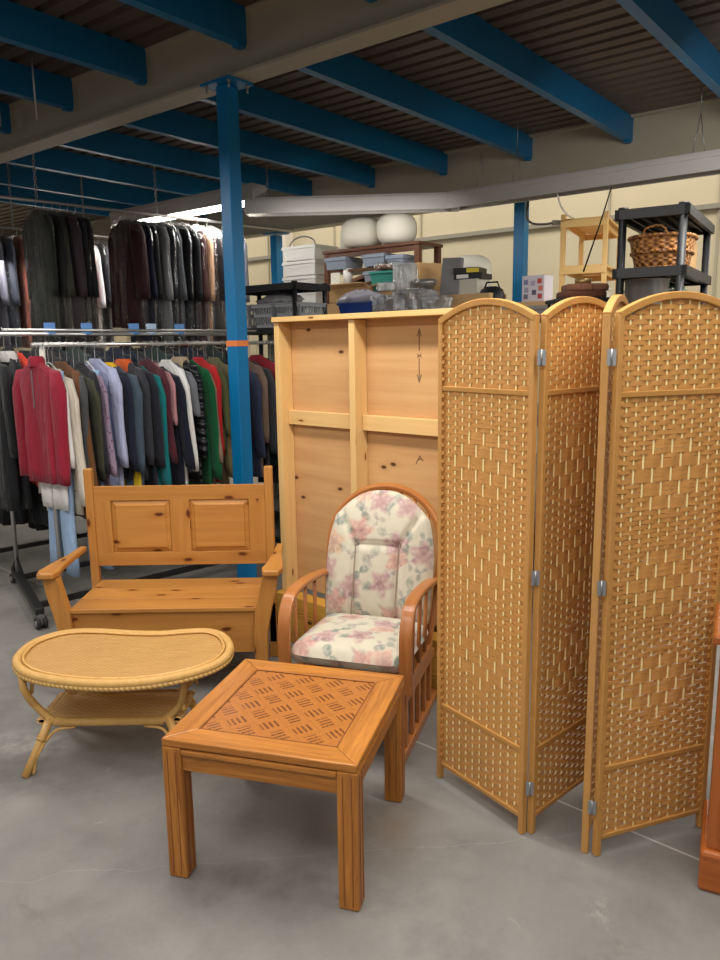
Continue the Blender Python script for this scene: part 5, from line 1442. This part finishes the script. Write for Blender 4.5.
# ---- cords
m = MB(); m.tube([(2.06, 6.44, 2.84), (1.70, 5.54, 2.42), (1.34, 4.64, 2.03)], .005, 6); tag(m.build('black_cable', plain('matte_black_cord', srgb(16, 16, 16), .9, spec=.05)), 'black cord slanting down from the light strip to the brown blankets', 'cord')
m = MB(); m.tube(bez([(1.69, 6.72, 2.86), (1.763, 6.85, 2.775), (1.857, 7.0, 2.725), (2.0, 7.3, 2.74), (2.1, 7.42, 2.75)], 6), .008, 6); tag(m.build('white_cable', M['white']), 'white cable drooping from the light strip to the pine shelf', 'cable')
m = MB(); m.tube(bez([(1.63, 7.5, 2.99), (1.61, 7.5, 2.8), (1.66, 7.5, 2.73), (1.78, 7.5, 2.72), (1.86, 7.52, 2.735)], 6), .011, 6); cab = m.build('power_cable', plain('grey_cable', srgb(86, 82, 76), .5)); tag(cab, 'grey power cable with a plug hanging beside the far blue column', 'cable')
m = MB(); m.box((1.9, 7.53, 2.735), (.09, .05, .045)); m.build('plug', plain('plug_grey', srgb(150, 146, 138), .5), cab, bevel=.006)

# ================================================================== LIGHT AND CAMERA
def area(name, loc, sx, sy, power, col=(1, .975, .93), rot=(0, 0, 0)):
    l = bpy.data.lights.new(name, 'AREA'); l.shape = 'RECTANGLE'; l.size = sx; l.size_y = sy; l.energy = power; l.color = col
    o = bpy.data.objects.new(name, l); COL.objects.link(o); o.location = loc; o.rotation_euler = rot
    return o
# rows of fluorescent strips continuing under the mezzanine (behind and beside the camera), hung at 2.8 m
for s, b, L, p in ((-3.3, .3, 3.4, 75), (-3.3, 4.4, 3.4, 60), (-1.35, 1.3, 3.4, 85), (-6.0, 1.0, 4, 60), (-1.3, 5.6, 2.4, 32)):
    c = W(s, b, 2.8); area('strip_or_fill_light', c, .25, L, p, rot=(0, 0, YAW_J))
area('strip_or_fill_light', W(.8, .1, 2.82), .25, 2.4, 90, rot=(0, -.6, YAW_J))  # added fill light out of view, brightens the lampshades and stored clutter
area('strip_or_fill_light', W(2.05, 4.4, 2.765), .16, 1.5, 6, rot=(0, -.75, YAW_J + .6))
area('strip_or_fill_light', W(3.0, 10.2, 2.9), .2, 2.6, 40, rot=(0, .5, YAW_J))
area('strip_or_fill_light', W(.5, 8.6, 2.9), .2, 2.4, 26, rot=(.45, 0, YAW_J))  # added light past the left edge, gives the plastic covers side highlights
# high lights over the open hall beyond the far beam
for b in (0, 4, 8, 12): area('hall_light', W(5.3, b, 5.3), 1.4, 3, 105, (1, .93, .82), (0, 0, YAW_J))
area('strip_or_fill_light', W(1.87, 6.5, 2.92), .2, 2.0, 34, rot=(0, 0, YAW_J))
area('strip_or_fill_light', W(2.88, .6, 2.83), .18, 3.2, 45, rot=(0, 0, YAW_J))
w = bpy.data.worlds.new('World'); scene.world = w; w.use_nodes = True
w.node_tree.nodes['Background'].inputs[0].default_value = (1, .97, .93, 1); w.node_tree.nodes['Background'].inputs[1].default_value = .42

f, pi_, ro = 760.15, .17596, -.014228
cp, sp = math.cos(pi_), math.sin(pi_)
fw = Vector((0, cp, -sp)); up = Vector((0, sp, cp)); rt = Vector((1, 0, 0)); cr, sr = math.cos(ro), math.sin(ro)
r2 = rt * cr + up * sr; u2 = up * cr - rt * sr
cam = bpy.data.cameras.new('Camera'); cam.sensor_fit = 'HORIZONTAL'; cam.sensor_width = 36; cam.lens = f / 720 * 36; cam.clip_end = 100
co = bpy.data.objects.new('Camera', cam); COL.objects.link(co)
co.matrix_world = Matrix(((r2.x, u2.x, -fw.x, 0), (r2.y, u2.y, -fw.y, 0), (r2.z, u2.z, -fw.z, CAM_H), (0, 0, 0, 1)))
scene.camera = co
v = scene.view_settings; v.view_transform = 'Standard'; v.look = 'None'; v.gamma = 1; v.use_curve_mapping = False; v.exposure = 0.0
